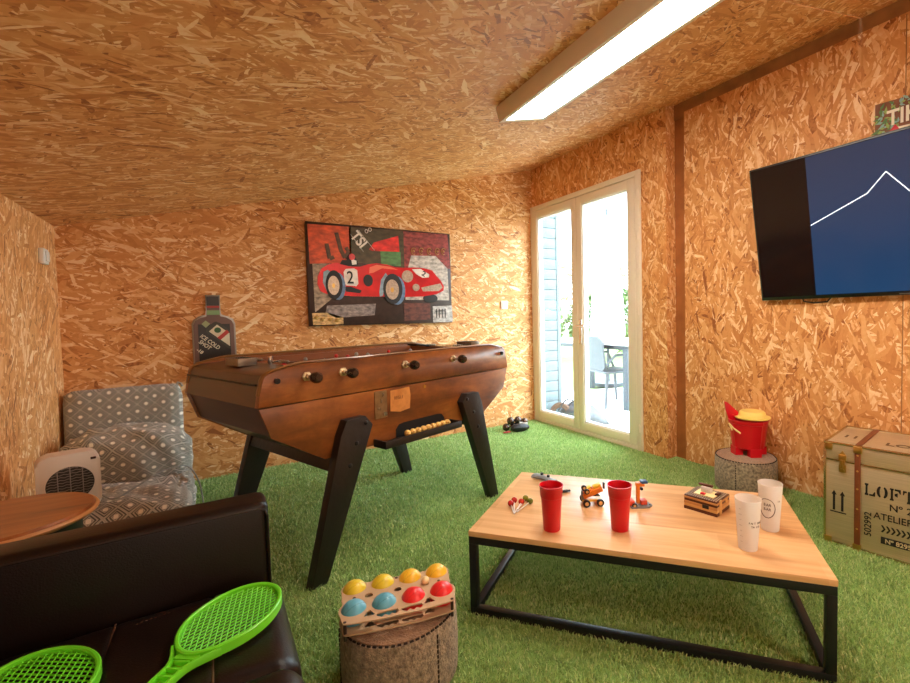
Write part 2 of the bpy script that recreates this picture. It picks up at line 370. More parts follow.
# ------------------------------------------------------------------ artificial grass (uncountable: one object)
def turf():
    rng = np.random.default_rng(3)
    def area(n, x0, x1, y0, y1, h, wd):
        x = rng.uniform(x0, x1, n); y = rng.uniform(y0, y1, n)
        keep = ~((x < .08) & (y < 1.35)) & ~((x > 2.74) & (y > 2.13))
        d = .563*x+.826*y; l = .826*x-.563*y
        keep &= (d > .75) & (l/d < .95) & (l/d > -1.25)
        x = x[keep]; y = y[keep]; n = len(x)
        hh = h*rng.uniform(.65, 1.15, n); a = rng.uniform(0, 2*pi, n); le = rng.uniform(.15, .95, n)*hh
        # neighbouring tufts lean alike
        a = a*.85 + 2.2*np.sin(x*14+np.cos(y*11)*2) + .8*np.cos(y*19)
        dx, dy = np.cos(a), np.sin(a); b = rng.uniform(0, 2*pi, n); wx, wy = np.cos(b)*wd/2, np.sin(b)*wd/2
        V = np.zeros((n, 5, 3), np.float32)
        V[:, 0] = np.stack([x-wx, y-wy, 0*x], 1); V[:, 1] = np.stack([x+wx, y+wy, 0*x], 1)
        mx, my, mz = x+dx*le*.35, y+dy*le*.35, hh*.62
        V[:, 2] = np.stack([mx+wx*.85, my+wy*.85, mz], 1); V[:, 3] = np.stack([mx-wx*.85, my-wy*.85, mz], 1)
        V[:, 4] = np.stack([x+dx*le, y+dy*le, hh*.95], 1)
        return V
    Vs = [area(150000, .0, 2.9, .25, 1.9, .015, .0034), area(125000, -.75, 2.8, 1.5, 3.8, .017, .0044)]
    V = np.concatenate(Vs); n = len(V); base = (np.arange(n)*5)[:, None]
    loops = np.concatenate([base+np.array([[0, 1, 2, 3]]), base+np.array([[3, 2, 4]])], 1).ravel().astype(np.int32)
    me = bpy.data.meshes.new('artificial_grass'); me.vertices.add(n*5); me.vertices.foreach_set('co', V.ravel())
    me.loops.add(len(loops)); me.loops.foreach_set('vertex_index', loops)
    me.polygons.add(2*n); st = (np.arange(n)*7)[:, None]+np.array([[0, 4]]); me.polygons.foreach_set('loop_start', st.ravel().astype(np.int32))
    me.update(calc_edges=True)
    m = bpy.data.materials.new('grass_blades'); m.use_nodes = True; N = m.node_tree.nodes; L = m.node_tree.links; b = N['Principled BSDF']
    b.inputs['Roughness'].default_value = .45
    geo = N.new('ShaderNodeNewGeometry'); cr = N.new('ShaderNodeValToRGB'); e = cr.color_ramp.elements
    e[0].position = 0; e[0].color = srgb(142, 178, 108); e[1].position = 1; e[1].color = srgb(226, 232, 178)
    for p, c in ((.35, srgb(164, 200, 122)), (.8, srgb(192, 216, 142))):
        q = e.new(p); q.color = c
    L.new(geo.outputs['Random Per Island'], cr.inputs[0]); L.new(cr.outputs[0], b.inputs['Base Color'])
    tl = N.new('ShaderNodeBsdfTranslucent'); L.new(cr.outputs[0], tl.inputs[0]); mx = N.new('ShaderNodeMixShader'); mx.inputs[0].default_value = .25
    L.new(b.outputs[0], mx.inputs[1]); L.new(tl.outputs[0], mx.inputs[2]); L.new(mx.outputs[0], N['Material Output'].inputs[0])
    me.materials.append(m)
    o = bpy.data.objects.new('artificial_grass', me); C.objects.link(o)
    tag(o, 'short green artificial turf blades covering the floor', 'artificial grass', kind='stuff')
turf()

# ------------------------------------------------------------------ french door
GLASS = thin_glass()
def french_door():
    d = bpy.data.objects.new('door_1', None); C.objects.link(d); struct(d)
    g = G()
    y0, y1, zt = 2.374, 3.798, 2.180; fw = .045; xc = 2.785; th = .09
    g.box((xc, y0+fw/2, zt/2), (th, fw, zt), .004); g.box((xc, y1-fw/2, zt/2), (th, fw, zt), .004)
    g.box((xc, (y0+y1)/2, zt-fw/2), (th, y1-y0-2*fw, fw), .004); g.box((xc, (y0+y1)/2, .018), (th, y1-y0-2*fw, .036), .004)
    g.build('door_frame', FRAME, d)
    for (a, b, p0, p1) in ((y0+fw+.003, 3.098, 2.497, 3.034), (3.102, y1-fw-.003, 3.172, 3.690)):
        leaf = bpy.data.objects.new('door_leaf', None); C.objects.link(leaf); leaf.parent = d
        g = G(); z0, z1, q0, q1 = .04, 2.13, .112, 2.058
        for (ya, yb, za, zb) in ((a, p0, z0, z1), (p1, b, z0, z1), (p0, p1, z0, q0), (p0, p1, q1, z1)):
            g.box((2.775, (ya+yb)/2, (za+zb)/2), (.07, yb-ya, zb-za), .003)
        g.build('leaf_frame', FRAME, leaf)
        g = G()
        for (ya, yb, za, zb) in ((p0, p0+.012, q0, q1), (p1-.012, p1, q0, q1), (p0, p1, q0, q0+.012), (p0, p1, q1-.012, q1)):
            g.box((2.775, (ya+yb)/2, (za+zb)/2), (.05, yb-ya, zb-za), .002)
        g.build('glazing_bead', WHITE, leaf)
        g = G(); g.box((2.79, (p0+p1)/2, (q0+q1)/2), (.006, p1-p0-.02, q1-q0-.02)); g.build('glass_pane', GLASS, leaf, smooth=False)
    g = G(); g.box((2.737, 3.06, .93), (.012, .035, .22), .004)
    g.cyl((2.735, 3.06, .985), (2.69, 3.06, .985), .010); g.cyl((2.69, 3.065, .985), (2.69, 2.955, .985), .0095)
    g.cyl((2.735, 3.06, .90), (2.728, 3.06, .90), .009)
    g.build('door_handle', CHROME, d)
    g = G()
    for z in (.18, 1.1, 1.68, 2.0): g.cyl((2.737, 2.392, z-.03), (2.737, 2.392, z+.03), .007)
    g.build_each('hinge', FRAME, d)
french_door()

# ------------------------------------------------------------------ LED ceiling lamps
def led_lamp(loc, rz, label):
    t = thing('ceiling_lamp', label, 'ceiling lamp', loc, group='ceiling lamps')
    t.rotation_euler = (Matrix.Rotation(rz, 3, 'Z') @ Matrix.Rotation(-math.atan(SL), 3, 'Y')).to_euler()
    g = G(); W, Ln, D = .30, 1.22, .078
    for sx in (-1, 1): g.box((sx*(W/2-.006), 0, -D/2), (.012, Ln, D), .002)
    for sy in (-1, 1): g.box((0, sy*(Ln/2-.006), -D/2), (W-.024, .012, D), .002)
    g.box((0, 0, -.004), (W-.02, Ln-.02, .006))
    for sx in (-1, 1): g.box((sx*(W/2-.014), 0, -D+.002), (.028, Ln, .004), .001)
    for sy in (-1, 1): g.box((0, sy*(Ln/2-.014), -D+.002), (W-.056, .028, .004), .001)
    g.build('lamp_housing', mat('lamp_housing_white', srgb(225, 215, 200), .45), t)
    g = G(); g.box((0, 0, -D+.005), (W-.05, Ln-.05, .004)); g.build('diffuser', mat('lamp_diffuser', (1, 1, 1, 1), .5, emit=(*LED_COLOR, 1), es=LED_STRENGTH), t, smooth=False)
    return t
led_lamp((1.403, 1.455, zc(1.403)-.001), math.radians(-2.5), 'long white rectangular LED panel lamp glowing on the sloped ceiling near the television')
led_lamp((1.403, -1.1, zc(1.403)-.001), 0, 'unseen white LED panel added as fill light on the ceiling behind the viewer')  # unseen copy of the first lamp, added to raise the room's brightness

# ------------------------------------------------------------------ wall fittings
t = thing('wall_switch', 'small white switch box high on the left wall near the corner', 'light switch', (XL, 3.5, 1.46))
g = G(); g.box((.012, 0, 0), (.024, .085, .085), .006); g.build('switch_box', WHITE, t)
g = G(); g.box((.027, 0, 0), (.008, .05, .055), .003); g.build('rocker', WHITE, t)
t = thing('wall_switch', 'small white square switch on the back wall between the picture and the glass door', 'light switch', (2.40, YB, 1.194))
g = G(); g.box((0, -.006, 0), (.075, .012, .08), .004); g.build('cover_plate', WHITE, t)
g = G(); g.box((0, -.014, 0), (.045, .006, .05), .002); g.build('rocker', WHITE, t)

# ------------------------------------------------------------------ coffee table
TTOP = woodgrain('oak_table_top', srgb(190, 142, 92), srgb(216, 170, 118), srgb(232, 192, 142), 'x', 9, .38, .25, 14, planks=.11)
CT = (1.344, 1.191); CA = -.908
t = thing('coffee_table', 'low rectangular coffee table with oak top and black steel frame on the turf', 'coffee table', (*CT, 0), CA)
g = G(); g.box((0, 0, .300), (1.148, .642, .020), .002); g.build('tabletop', TTOP, t)
L2, W2, q = .566, .313, .0275
def bar(g, a, b): # square bar
    a, b = Vector(a), Vector(b); c = (a+b)/2; d = b-a; s = [abs(x)+q*0 for x in d]; s = [max(x, q) for x in s]; g.box(c, s, .0015)
g = G()
for sy in (-1, 1): bar(g, (-L2-q/4, sy*W2-sy*q/4, .2762), (L2+q/4, sy*W2-sy*q/4, .2762))
for sx in (-1, 1): bar(g, (sx*L2-sx*q/4, -W2+q/2, .2762), (sx*L2-sx*q/4, W2-q/2, .2762))
g.build('top_rail', BLKMET, t)
g = G()
for sy in (-1, 1): bar(g, (-L2-q/4, sy*W2-sy*q/4, q/2), (L2+q/4, sy*W2-sy*q/4, q/2))
for sx in (-1, 1): bar(g, (sx*L2-sx*q/4, -W2+q/2, q/2), (sx*L2-sx*q/4, W2-q/2, q/2))
g.build('bottom_rail', BLKMET, t)
for sx in (-1, 1):
    for sy in (-1, 1):
        g = G(); g.box((sx*(L2-q/4), sy*(W2-q/4), .145), (q, q, .235), .0015); g.build('leg', BLKMET, t)
TZ = .310

# red cups
def red_cup(loc, label):
    g = G(); g.lathe([(0, .002), (.0285, .0), (.0305, .003), (.0375, .120), (.0395, .122), (.0425, .158), (.044, .160), (.044, .163), (.0415, .163), (.0385, .124), (.036, .12), (.029, .006), (0, .005)], 36)
    t = g.build('plastic_cup', RED, loc=loc); return tag(t, label, 'cup', 'red plastic cups on the coffee table')
red_cup((.988, 1.275, TZ), 'glossy red plastic cup standing on the left part of the coffee table')
red_cup((1.183, 1.129, TZ), 'glossy red plastic cup standing near the middle of the coffee table')
FROST = bpy.data.materials.new('frosted_plastic'); FROST.use_nodes = True
N = FROST.node_tree.nodes; L = FROST.node_tree.links; b = N['Principled BSDF']; b.inputs['Base Color'].default_value = (.9, .88, .86, 1); b.inputs['Roughness'].default_value = .4
tr = N.new('ShaderNodeBsdfTransparent'); tl = N.new('ShaderNodeBsdfTranslucent'); tl.inputs[0].default_value = (.95, .93, .9, 1)
m1 = N.new('ShaderNodeMixShader'); m1.inputs[0].default_value = .5; L.new(b.outputs[0], m1.inputs[1]); L.new(tl.outputs[0], m1.inputs[2])
m2 = N.new('ShaderNodeMixShader'); m2.inputs[0].default_value = .30; L.new(m1.outputs[0], m2.inputs[1]); L.new(tr.outputs[0], m2.inputs[2]); L.new(m2.outputs[0], N['Material Output'].inputs[0])
INK = mat('dark_print', srgb(62, 40, 34), .6)
def wrap_text(g, txt, size, z, a0, r0, spacing=1.0, lean=0):
    """print letters around a cup, one letter after the other"""
    a = a0
    for ch in txt:
        if ch != ' ':
            M = RZ(a) @ T((0, -r0-.0008, z)) @ RX(pi/2)
            g.text(ch, size, M, .0002, .0002)
        a += size*.62*spacing/r0
def clear_cup(loc, rz, label, front):
    t = thing('measuring_cup', label, 'cup', loc, rz, group='frosted cups on the coffee table')
    g = G(); g.lathe([(0, .002), (.027, .0), (.0285, .002), (.0395, .163), (.0405, .165), (.0395, .166), (.0385, .163), (.0275, .004), (0, .0035)], 36)
    g.build('cup_body', FROST, t)
    g = G()
    R_ = lambda z: .0285+.011*z/.163
    for i in range(7):
        z = .03+i*.018; wd = .3 if i % 2 else .2
        g.tube([(R_(z)*1.012*math.cos(a), R_(z)*1.012*math.sin(a), z) for a in np.linspace(-pi/2-.75-wd/2, -pi/2-.75+wd/2, 6)], .0004, 4)
    if front == 'text':
        wrap_text(g, 'FAIT DANS', .0085, .094, -.05, .0352); wrap_text(g, 'TA LOI', .0085, .082, .15, .0345)
    else:
        n = 22
        g.tube([(1.015*R_(.085+.034*math.sin(q))*math.sin(.15+.75*math.cos(q)), -1.015*R_(.085+.034*math.sin(q))*math.cos(.15+.75*math.cos(q)), .085+.034*math.sin(q)) for q in np.linspace(0, 2*pi, n+1)[:-1]], .0013, 4, closed=True)
        for dz in (.008, -.004): wrap_text(g, 'BAR', .013, .083+dz*1.3, -.15, .0345)
        wrap_text(g, '12', .008, .11, 1.1, .036)
    g.build('printed_marks', INK, t); return t
va = .6
clear_cup((1.416, .789, TZ), -.95, 'frosted clear measuring cup nearest the front corner of the coffee table', 'text')
clear_cup((1.603, .813, TZ), -1.55, 'frosted clear measuring cup with round black print, behind the other frosted one', 'logo')

# lollipops
lol = [(.977, 1.530, .3, srgb(190, 30, 30), 'red'), (1.006, 1.548, .1, srgb(200, 50, 40), 'coral'), (1.021, 1.518, -.15, srgb(205, 60, 40), 'dark'), (1.055, 1.536, -.25, srgb(130, 140, 40), 'olive'), (1.052, 1.500, -.5, srgb(110, 125, 35), 'green')]
lnames = ['leftmost red lollipop lying on the coffee table', 'red lollipop beside the leftmost one on the coffee table', 'orange red lollipop in the middle of the five sweets', 'olive green lollipop lying just behind the rightmost green one', 'rightmost green lollipop of the sweets on the coffee table']
for (x, y, a, c, nm), lb in zip(lol, lnames):
    t = thing('lollipop', lb, 'lollipop', (x, y, TZ), 0, 'lollipops on the coffee table')
    g = G(); g.sph((0, 0, .0125), .0125, 14, sc=(1, 1, .95)); g.build('candy_ball', mat('candy_'+nm, c, .25, var=.3, vscale=60), t)
    e = Vector((.945-x, 1.458-y, 0)); e = e.normalized()*min(e.length, .095) if e.length > 0 else e
    g = G(); g.cyl((0, 0, .010), (e.x, e.y, .0035), .0019, 8); g.build('stick', WHITE, t)

# game controller on table
t = thing('game_controller', 'black and silver handheld controller lying at the far left of the coffee table', 'controller', (1.262, 1.668, TZ), -1.45); t.scale = (.85, .9, .9)
g = G(); g.grid(lambda u, v: ((u-.5)*.15, (.016+.012*abs(2*u-1)**2)*math.cos(v*2*pi)-.012*(2*u-1)**2, .014+.012*math.sin(v*2*pi)), 16, 12)
g.build('grip_shell', mat('silver_grey_plastic', srgb(138, 148, 156), .3), t)
g = G(); g.box((.05, -.02, .008), (.05, .03, .016), .006); g.cyl((-.03, 0, .026), (-.03, 0, .036), .008); g.cyl((.02, 0, .026), (.02, 0, .036), .008); g.build_each('control_stick', BLACK, t)
t = thing('pen', 'tiny black marker tip lying behind the left red cup', 'marker', (1.228, 1.515, TZ), -.35)
g = G(); g.cyl((-.03, 0, .006), (.03, 0, .006), .006); g.build('pen_body', BLACK, t)
g = G(); g.cyl((.03, 0, .006), (.042, 0, .006), .0045); g.build('pen_cap', BLACK, t)

# toy bricks vehicles
ORG = mat('orange_brick', srgb(226, 128, 30), .35); YB_ = mat('yellow_brick', srgb(236, 196, 60), .35); GREYB = mat('grey_brick', srgb(120, 124, 130), .4); BLUEB = mat('blue_brick', srgb(50, 90, 140), .35); TANB = mat('tan_brick', srgb(214, 176, 110), .4)
def wheel(g, c, r, w_):
    M = T(c) @ RX(pi/2)
    g.mi = 0; g.lathe([(0, -w_/2), (r*.8, -w_/2), (r, -w_*.35), (r, w_*.35), (r*.8, w_/2), (0, w_/2)], 18, M)
    g.mi = 1; g.lathe([(0, -w_/2-.001), (r*.5, -w_/2-.001), (r*.55, -w_/2+.001)], 14, M); g.lathe([(r*.55, w_/2-.001), (r*.5, w_/2+.001), (0, w_/2+.001)], 14, M); g.mi = 0
t = thing('toy_truck', 'orange and black brick-built toy buggy between the two red cups', 'toy vehicle', (1.252, 1.350, TZ), -.50); t.scale = (1.12, 1.12, 1.12)
for (x, y) in ((-.024, -.026), (-.024, .026), (.026, -.026), (.026, .026)):
    g = G(); wheel(g, (x, y, .0135), .0135, .011); g.build('wheel', [BLACK, TANB], t)
g = G(); g.box((0, 0, .018), (.07, .03, .008), .001); g.cyl((-.024, -.026, .0135), (-.024, .026, .0135), .003); g.cyl((.026, -.026, .0135), (.026, .026, .0135), .003); g.build('chassis', YB_, t)
g = G(); M = T((0, 0, .038)) @ RY(-.35)
g.box((.005, 0, .006), (.075, .03, .018), .0015, M); g.box((-.012, 0, .018), (.03, .026, .010), .001, M)
for i in range(4): g.cyl(tuple(M @ Vector((-.02+i*.015, .007, .015))), tuple(M @ Vector((-.02+i*.015, .007, .0185))), .0035)
g.build('cab', ORG, t)
g = G(); g.box((.028, 0, .020), (.028, .022, .008), .001, M); g.box((-.008, 0, .026), (.03, .02, .006), .001, M); g.build_each('hood', YB_, t)
for c_ in ((-.030, -.012, .066), (-.022, -.024, .056)):
    g = G(); wheel(g, c_, .0095, .009); g.build('upper_wheel', [BLACK, TANB], t)
g = G(); g.box((.046, 0, .066), (.006, .012, .022), .001); g.build('front_fin', BLACK, t)
g = G(); g.box((-.03, 0, .035), (.012, .024, .03), .001); g.cyl((-.03, 0, .05), (-.026, -.018, .062), .004); g.build('rear_post', GREYB, t)
t = thing('toy_crane', 'small brick-built toy crane on a grey base, right of the middle red cup', 'toy', (1.392, 1.222, TZ), -.55); t.scale = (1.3, 1.3, 1.22)
g = G(); g.prism([(-.03, -.022), (.025, -.022), (.038, -.008), (.03, .018), (-.03, .018)], 0, .006); g.cyl((.03, -.01, .006), (.03, -.01, .010), .004); g.build('base_plate', GREYB, t)
g = G(); g.box((-.03, 0, .014), (.024, .03, .016), .002); g.box((.012, 0, .014), (.02, .024, .014), .002); g.box((-.04, .0, .028), (.012, .014, .012), .002); g.build_each('body_bricks', mat('red_brick', srgb(216, 74, 44), .4), t)
g = G(); g.box((-.004, 0, .040), (.010, .012, .062), .001); g.build('mast', ORG, t)
g = G(); g.box((.002, 0, .072), (.026, .016, .012), .001, RY(0)); g.build('head', ORG, t)
g = G(); g.box((.014, 0, .080), (.020, .022, .008), .001, RY(0)); g.build('blue_visor', BLUEB, t)
g = G(); g.box((.006, 0, .058), (.008, .018, .008), .001); g.build('black_brick', BLACK, t)
g = G(); wheel(g, (-.02, -.018, .009), .008, .006); g.build('wheel', [BLACK, TANB], t)

# brick-built box with layers
t = thing('brick_box', 'layered brown and tan box built of toy bricks on the coffee table', 'toy box', (1.586, 1.050, TZ), -1.396); t.scale = (1.1, 1.36, 1.2)
BRN = mat('brown_brick', srgb(86, 44, 26), .4); g = G(); S = .118, .088
cols = [BRN, TANB, BRN, mat('light_tan_brick', srgb(196, 150, 92), .4)]
for i, (z0, z1, m_) in enumerate(((0, .010, 0), (.010, .019, 1), (.019, .028, 3), (.028, .036, 0), (.036, .042, 3), (.042, .046, 0))):
    g.mi = m_; e = 0 if i % 2 == 0 else -.002
    g.box((0, 0, (z0+z1)/2), (S[0]+e, S[1]+e, z1-z0), .0006)
g.mi = 1; g.box((.059, -.02, .023), (.004, .014, .046), .0005); g.box((.059, .02, .032), (.004, .012, .012), .0005)
g.build('box_body', cols, t)
g = G(); g.box((.020, -.0445, .024), (.022, .003, .011)); g.build('slot', BLACK, t)
g = G()
for i in range(14):
    for j in range(10):
        if i in (0, 13) or j in (0, 9) or (i in (1, 12)) or (j in (1, 8)): g.lathe([(0, 0), (.0026, 0), (.0026, .0018), (0, .0018)], 6, c=(-.052+i*.008, -.037+j*.0082, .046))
g.build('stud_border', mat('pale_grey_brick', srgb(176, 166, 150), .4), t)
g = G(); g.box((0, 0, .048), (.072, .045, .004), .0008); g.build('inner_plate', mat('cream_brick', srgb(240, 226, 170), .4), t)
g = G(); g.box((-.005, -.016, .052), (.016, .01, .005), .001); g.build('red_tile', RED, t)
g = G(); g.box((-.004, .008, .058), (.036, .018, .018), .003); g.build('clear_block', mat('milky_brick', srgb(222, 218, 220), .3), t)
g = G(); g.box((-.008, .01, .071), (.050, .010, .006), .001, RY(0)); g.box((.035, .01, .052), (.012, .022, .005), .001); g.build('top_tile', BRN, t)

# ------------------------------------------------------------------ felt poufs
FELT = mat('grey_brown_felt', srgb(150, 134, 112), .95, bump=.9, bscale=160, var=.6, vscale=75, sheen=.3)
FELTTOP = mat('felt_top', srgb(150, 118, 88), .95, bump=.7, bscale=200, var=.25, vscale=80, sheen=.3)
STITCH = mat('dark_stitching', srgb(44, 34, 28), .9)
def pouf(loc, rz, label, h=.20, r=.174):
    t = thing('felt_pouf', label, 'pouf', loc, rz, 'felt poufs')
    hexf = lambda a, z: 1-.035*(1-abs(math.cos(1.5*a)))
    prof = [(0, 0), (r*.97, 0), (r, .008), (r*1.015, h*.5), (r, h-.012), (r*.985, h-.004)]
    g = G(); g.lathe(prof+[(r*.95, h-.002), (0, h-.002)], 48, rfun=hexf); g.build('felt_side', FELT, t)
    g = G(); g.lathe([(r*.955, h-.004), (r*.94, h+.002), (r*.5, h+.006), (0, h+.007)], 48, rfun=hexf); g.build('felt_top', FELTTOP, t)
    g = G(); n = 64
    for k in range(n):
        a = 2*pi*k/n; b = a+2*pi/n*.6; q = r*.972
        g.tube([(q*hexf(a, 0)*math.cos(a), q*hexf(a, 0)*math.sin(a), h-.0), (q*hexf(b, 0)*math.cos(b), q*hexf(b, 0)*math.sin(b), h-.0)], .0032, 5)
    for a in (pi/3*1, pi, pi*5/3):
        for k in range(12):
            z = .012+k*(h-.024)/12; rr = r*1.012*hexf(a, 0); g.tube([(rr*math.cos(a), rr*math.sin(a), z), (rr*math.cos(a), rr*math.sin(a), z+.010)], .0028, 5)
    g.build('stitching', STITCH, t); return t
P1 = (.440, 1.338); P2 = (2.668, 1.50)
pouf((*P1, 0), 1.9, 'brown grey felt pouf in the foreground carrying the coloured balls')
pouf((*P2, 0), -1.9, 'grey felt pouf against the right wall carrying the red bucket')

# balls in their carrier, on the front pouf
HP = .2075
ra = math.atan2(1.265-1.332, .548-.305)
ctr = Vector(((.305+.548+.34+.574)/4-.004, (1.332+1.265+1.45+1.353)/4-.014, 0))
t = thing('ball_carrier', 'pale plastic carrier with round holes holding coloured balls, on the front pouf', 'ball carrier', (ctr.x, ctr.y, HP), ra)
CAR = mat('beige_plastic', srgb(196, 168, 136), .4)
sp, rw = .083, .052
ball_xy = [((i-1.5)*sp, s*rw) for s in (1, -1) for i in range(4)]
def holed_plate(name, z0, z1, par, grips):
    """flat plate with a scalloped outline, ball holes and finger cut-outs"""
    cu = bpy.data.curves.new('p', 'CURVE'); cu.dimensions = '2D'; cu.fill_mode = 'BOTH'; cu.extrude = (z1-z0)/2; cu.bevel_depth = .0006
    def spl(P_):
        q_ = cu.splines.new('POLY'); q_.points.add(len(P_)-1); q_.use_cyclic_u = True
        for p_, (x, y) in zip(q_.points, P_): p_.co = (x, y, 0, 1)
    arc = lambda x, y, r_, a, b, n: [(x+r_*math.cos(math.radians(a+(b-a)*k/n)), y+r_*math.sin(math.radians(a+(b-a)*k/n))) for k in range(n+1)]
    O = []
    O += arc(-1.5*sp, rw, .0385, 200, 30, 12)
    for i in (1, 2): O += arc((i-1.5)*sp, rw, .0385, 150, 30, 8)
    O += arc(1.5*sp, rw, .0385, 150, -20, 12) + arc(1.5*sp, -rw, .0405, 40, -25, 6)
    O += [(1.5*sp+.030, -rw-.050), (1.5*sp+.026, -rw-.060), (1.5*sp+.010, -rw-.064), (.05, -rw-.072), (-.05, -rw-.072), (-1.5*sp-.010, -rw-.064), (-1.5*sp-.026, -rw-.060), (-1.5*sp-.030, -rw-.050)]
    O += arc(-1.5*sp, -rw, .0405, 205, 140, 6)
    spl(O)
    for (x, y) in ball_xy: spl(arc(x, y, .0335, 0, 345, 23))
    for i in range(3): spl(arc((i-1)*sp, 0, .0115, 0, 330, 11))
    for s_ in (-1, 1): spl(arc(s_*(1.5*sp+.024), -rw-.052, .004, 0, 300, 5)); spl([(s_*sp-.017, -rw-.047), (s_*sp+.017, -rw-.047), (s_*sp+.004, -rw-.022), (s_*sp-.004, -rw-.022)])
    if grips:
        for c_ in (-.034, .034):
            spl([(c_-.031, -rw-.044), (c_-.030, -rw-.056), (c_-.016, -rw-.065), (c_-.007, -rw-.057), (c_+.003, -rw-.065), (c_+.012, -rw-.057), (c_+.022, -rw-.064), (c_+.031, -rw-.054), (c_+.028, -rw-.042), (c_, -rw-.040)])
    o_ = bpy.data.objects.new('p', cu); C.objects.link(o_); bpy.context.view_layer.update()
    me = bpy.data.meshes.new_from_object(o_.evaluated_get(bpy.context.evaluated_depsgraph_get())); me.name = name
    bpy.data.objects.remove(o_); bpy.data.curves.remove(cu)
    me.transform(T((0, 0, (z0+z1)/2))); me.materials.clear(); me.materials.append(CAR)
    ob = bpy.data.objects.new(name, me); C.objects.link(ob); ob.parent = par; return ob
holed_plate('upper_plate', .047, .050, t, True)
holed_plate('lower_plate', .016, .019, t, True)
g = G()
for (x, y) in ((-1.5*sp-.022, -rw-.055), (1.5*sp+.022, -rw-.055), (-1.5*sp+.0, .0), (1.5*sp-.0, 0), (0, rw+.012)):
    g.cyl((x, y, .0), (x, y, .0515), .0045, 10)
g.build_each('spacer_post', mat('dark_brown_plastic', srgb(56, 36, 30), .4), t)
Mc = Matrix.Translation((ctr.x, ctr.y, HP)) @ RZ(ra)
bcol = {'lemon yellow': srgb(222, 200, 52), 'mustard yellow': srgb(236, 190, 50), 'light blue': srgb(90, 168, 196), 'red': srgb(226, 40, 44)}
spec = [('lemon yellow', 'yellow ball at the far left of the back row of the carrier'), ('lemon yellow', 'yellow ball second from left in the back row, behind a blue ball'), ('mustard yellow', 'yellow ball second from right in the back row of the carrier'), ('mustard yellow', 'yellow ball at the right end of the back row of the carrier'),
        ('light blue', 'light blue ball at the left end of the front row'), ('light blue', 'light blue ball next to the nearer red ball in the front row'), ('red', 'red ball beside a light blue ball in the front row'), ('red', 'red ball at the right end of the front row')]
proto = None
for (x, y), (cn, lb) in zip(ball_xy, spec):
    p = Mc @ Vector((x, y, .0372))
    t = thing('petanque_ball', lb, 'ball', (p.x, p.y, p.z), 0, 'coloured balls in the carrier')
    m_ = mat('ball_'+cn.replace(' ', '_'), bcol[cn], .35)
    g = G(); g.sph((0, 0, 0), .037, 28); g.build('ball_shell', m_, t)
    g = G()
    for k in range(3):
        M = Euler((.5+k*1.05, .4+.3*k, .6*k)).to_matrix().to_4x4()
        g.tube([M @ Vector((.0369*math.cos(a), .0369*math.sin(a), 0)) for a in np.linspace(0, 2*pi, 33)[:-1]], .0005, 4, closed=True)
    g.build('groove', mat('groove_'+cn.replace(' ', '_'), tuple(c*.6 for c in bcol[cn][:3])+(1,), .5), t)
p = Mc @ Vector((sp, 0, .060)); o = G(); o.sph((0, 0, 0), .0125, 16); o = o.build('jack_ball', mat('cream_wood_ball', srgb(236, 214, 160), .4), loc=tuple(p)); tag(o, 'tiny cream jack ball resting in the middle of the ball carrier', 'ball')

# bucket on back pouf
def bucket():
    HB = .208
    t = thing('toy_bucket', 'red castle-shaped toy bucket standing on the felt pouf by the right wall', 'toy bucket', (P2[0]+.034, P2[1]+.002, HB), -.6); t.scale = (1.35, 1.35, 1.42)
    rf = lambda a, z: 1+.07*(1 if math.cos(4*a) > .25 else 0)
    g = G(); g.lathe([(0, .03), (.060, .03), (.064, .032), (.076, .135), (.080, .137), (.082, .150), (.078, .151), (.072, .14), (.060, .036), (0, .035)], 48, rfun=rf)
    for k in range(4):
        a = k*pi/2; M = RZ(a)
        g.prism([(.036, -.024), (.070, -.024), (.070, .024), (.036, .024)], 0, .034, M)
    g.build('bucket_body', RED, t)
    g = G()
    for s in (-1, 1): g.cyl((s*.088, 0, .132), (s*.088, -.03, .11), .0035); 
    g.tube([(.088*math.cos(a), -.034-.0*a, .130-.050*math.sin(a)*1) for a in (0, .15, .3)], .0035, 6)
    g.tube([(-.088, 0, .132), (-.086, -.04, .120), (-.07, -.07, .105)], .0035, 6); g.tube([(.088, 0, .132), (.089, -.04, .112), (.078, -.065, .095)], .0035, 6)
    g.build_each('bucket_handle', mat('cream_plastic', srgb(240, 214, 150), .4), t)
    o = G(); o.lathe([(0, .0), (.058, 0), (.076, .004), (.078, .010), (.060, .014), (.056, .034), (.050, .040), (0, .040)], 40)
    o = o.build('sand_sieve', YEL, loc=(P2[0]+.052, P2[1]-.012, HB+.2165)); o.rotation_euler = (0, 0, 0); o.scale = (1.3, 1.3, 1.15)
    tag(o, 'round yellow toy sieve lying upside down on the red bucket', 'toy sieve')
    t = thing('toy_shovel', 'red plastic toy shovel sticking up out of the left side of the bucket', 'toy shovel', (P2[0]+.034, P2[1]+.002, HB))
    M = Matrix(((.826, 0, .563, 0), (-.563, 0, .826, 0), (0, 1, 0, 0), (0, 0, 0, 1)))   # x to the viewer's right, y up
    g = G(); g.prism([(-.138, .320), (-.118, .314), (-.050, .250), (-.060, .215), (-.090, .200), (-.112, .212), (-.128, .262)], .02, .028, M, .002); g.build('blade', RED, t)
    g = G(); g.cyl(tuple(M @ Vector((-.088, .235, .024))), tuple(M @ Vector((-.045, .17, .024))), .008, 10); g.build('shaft', RED, t)
bucket()

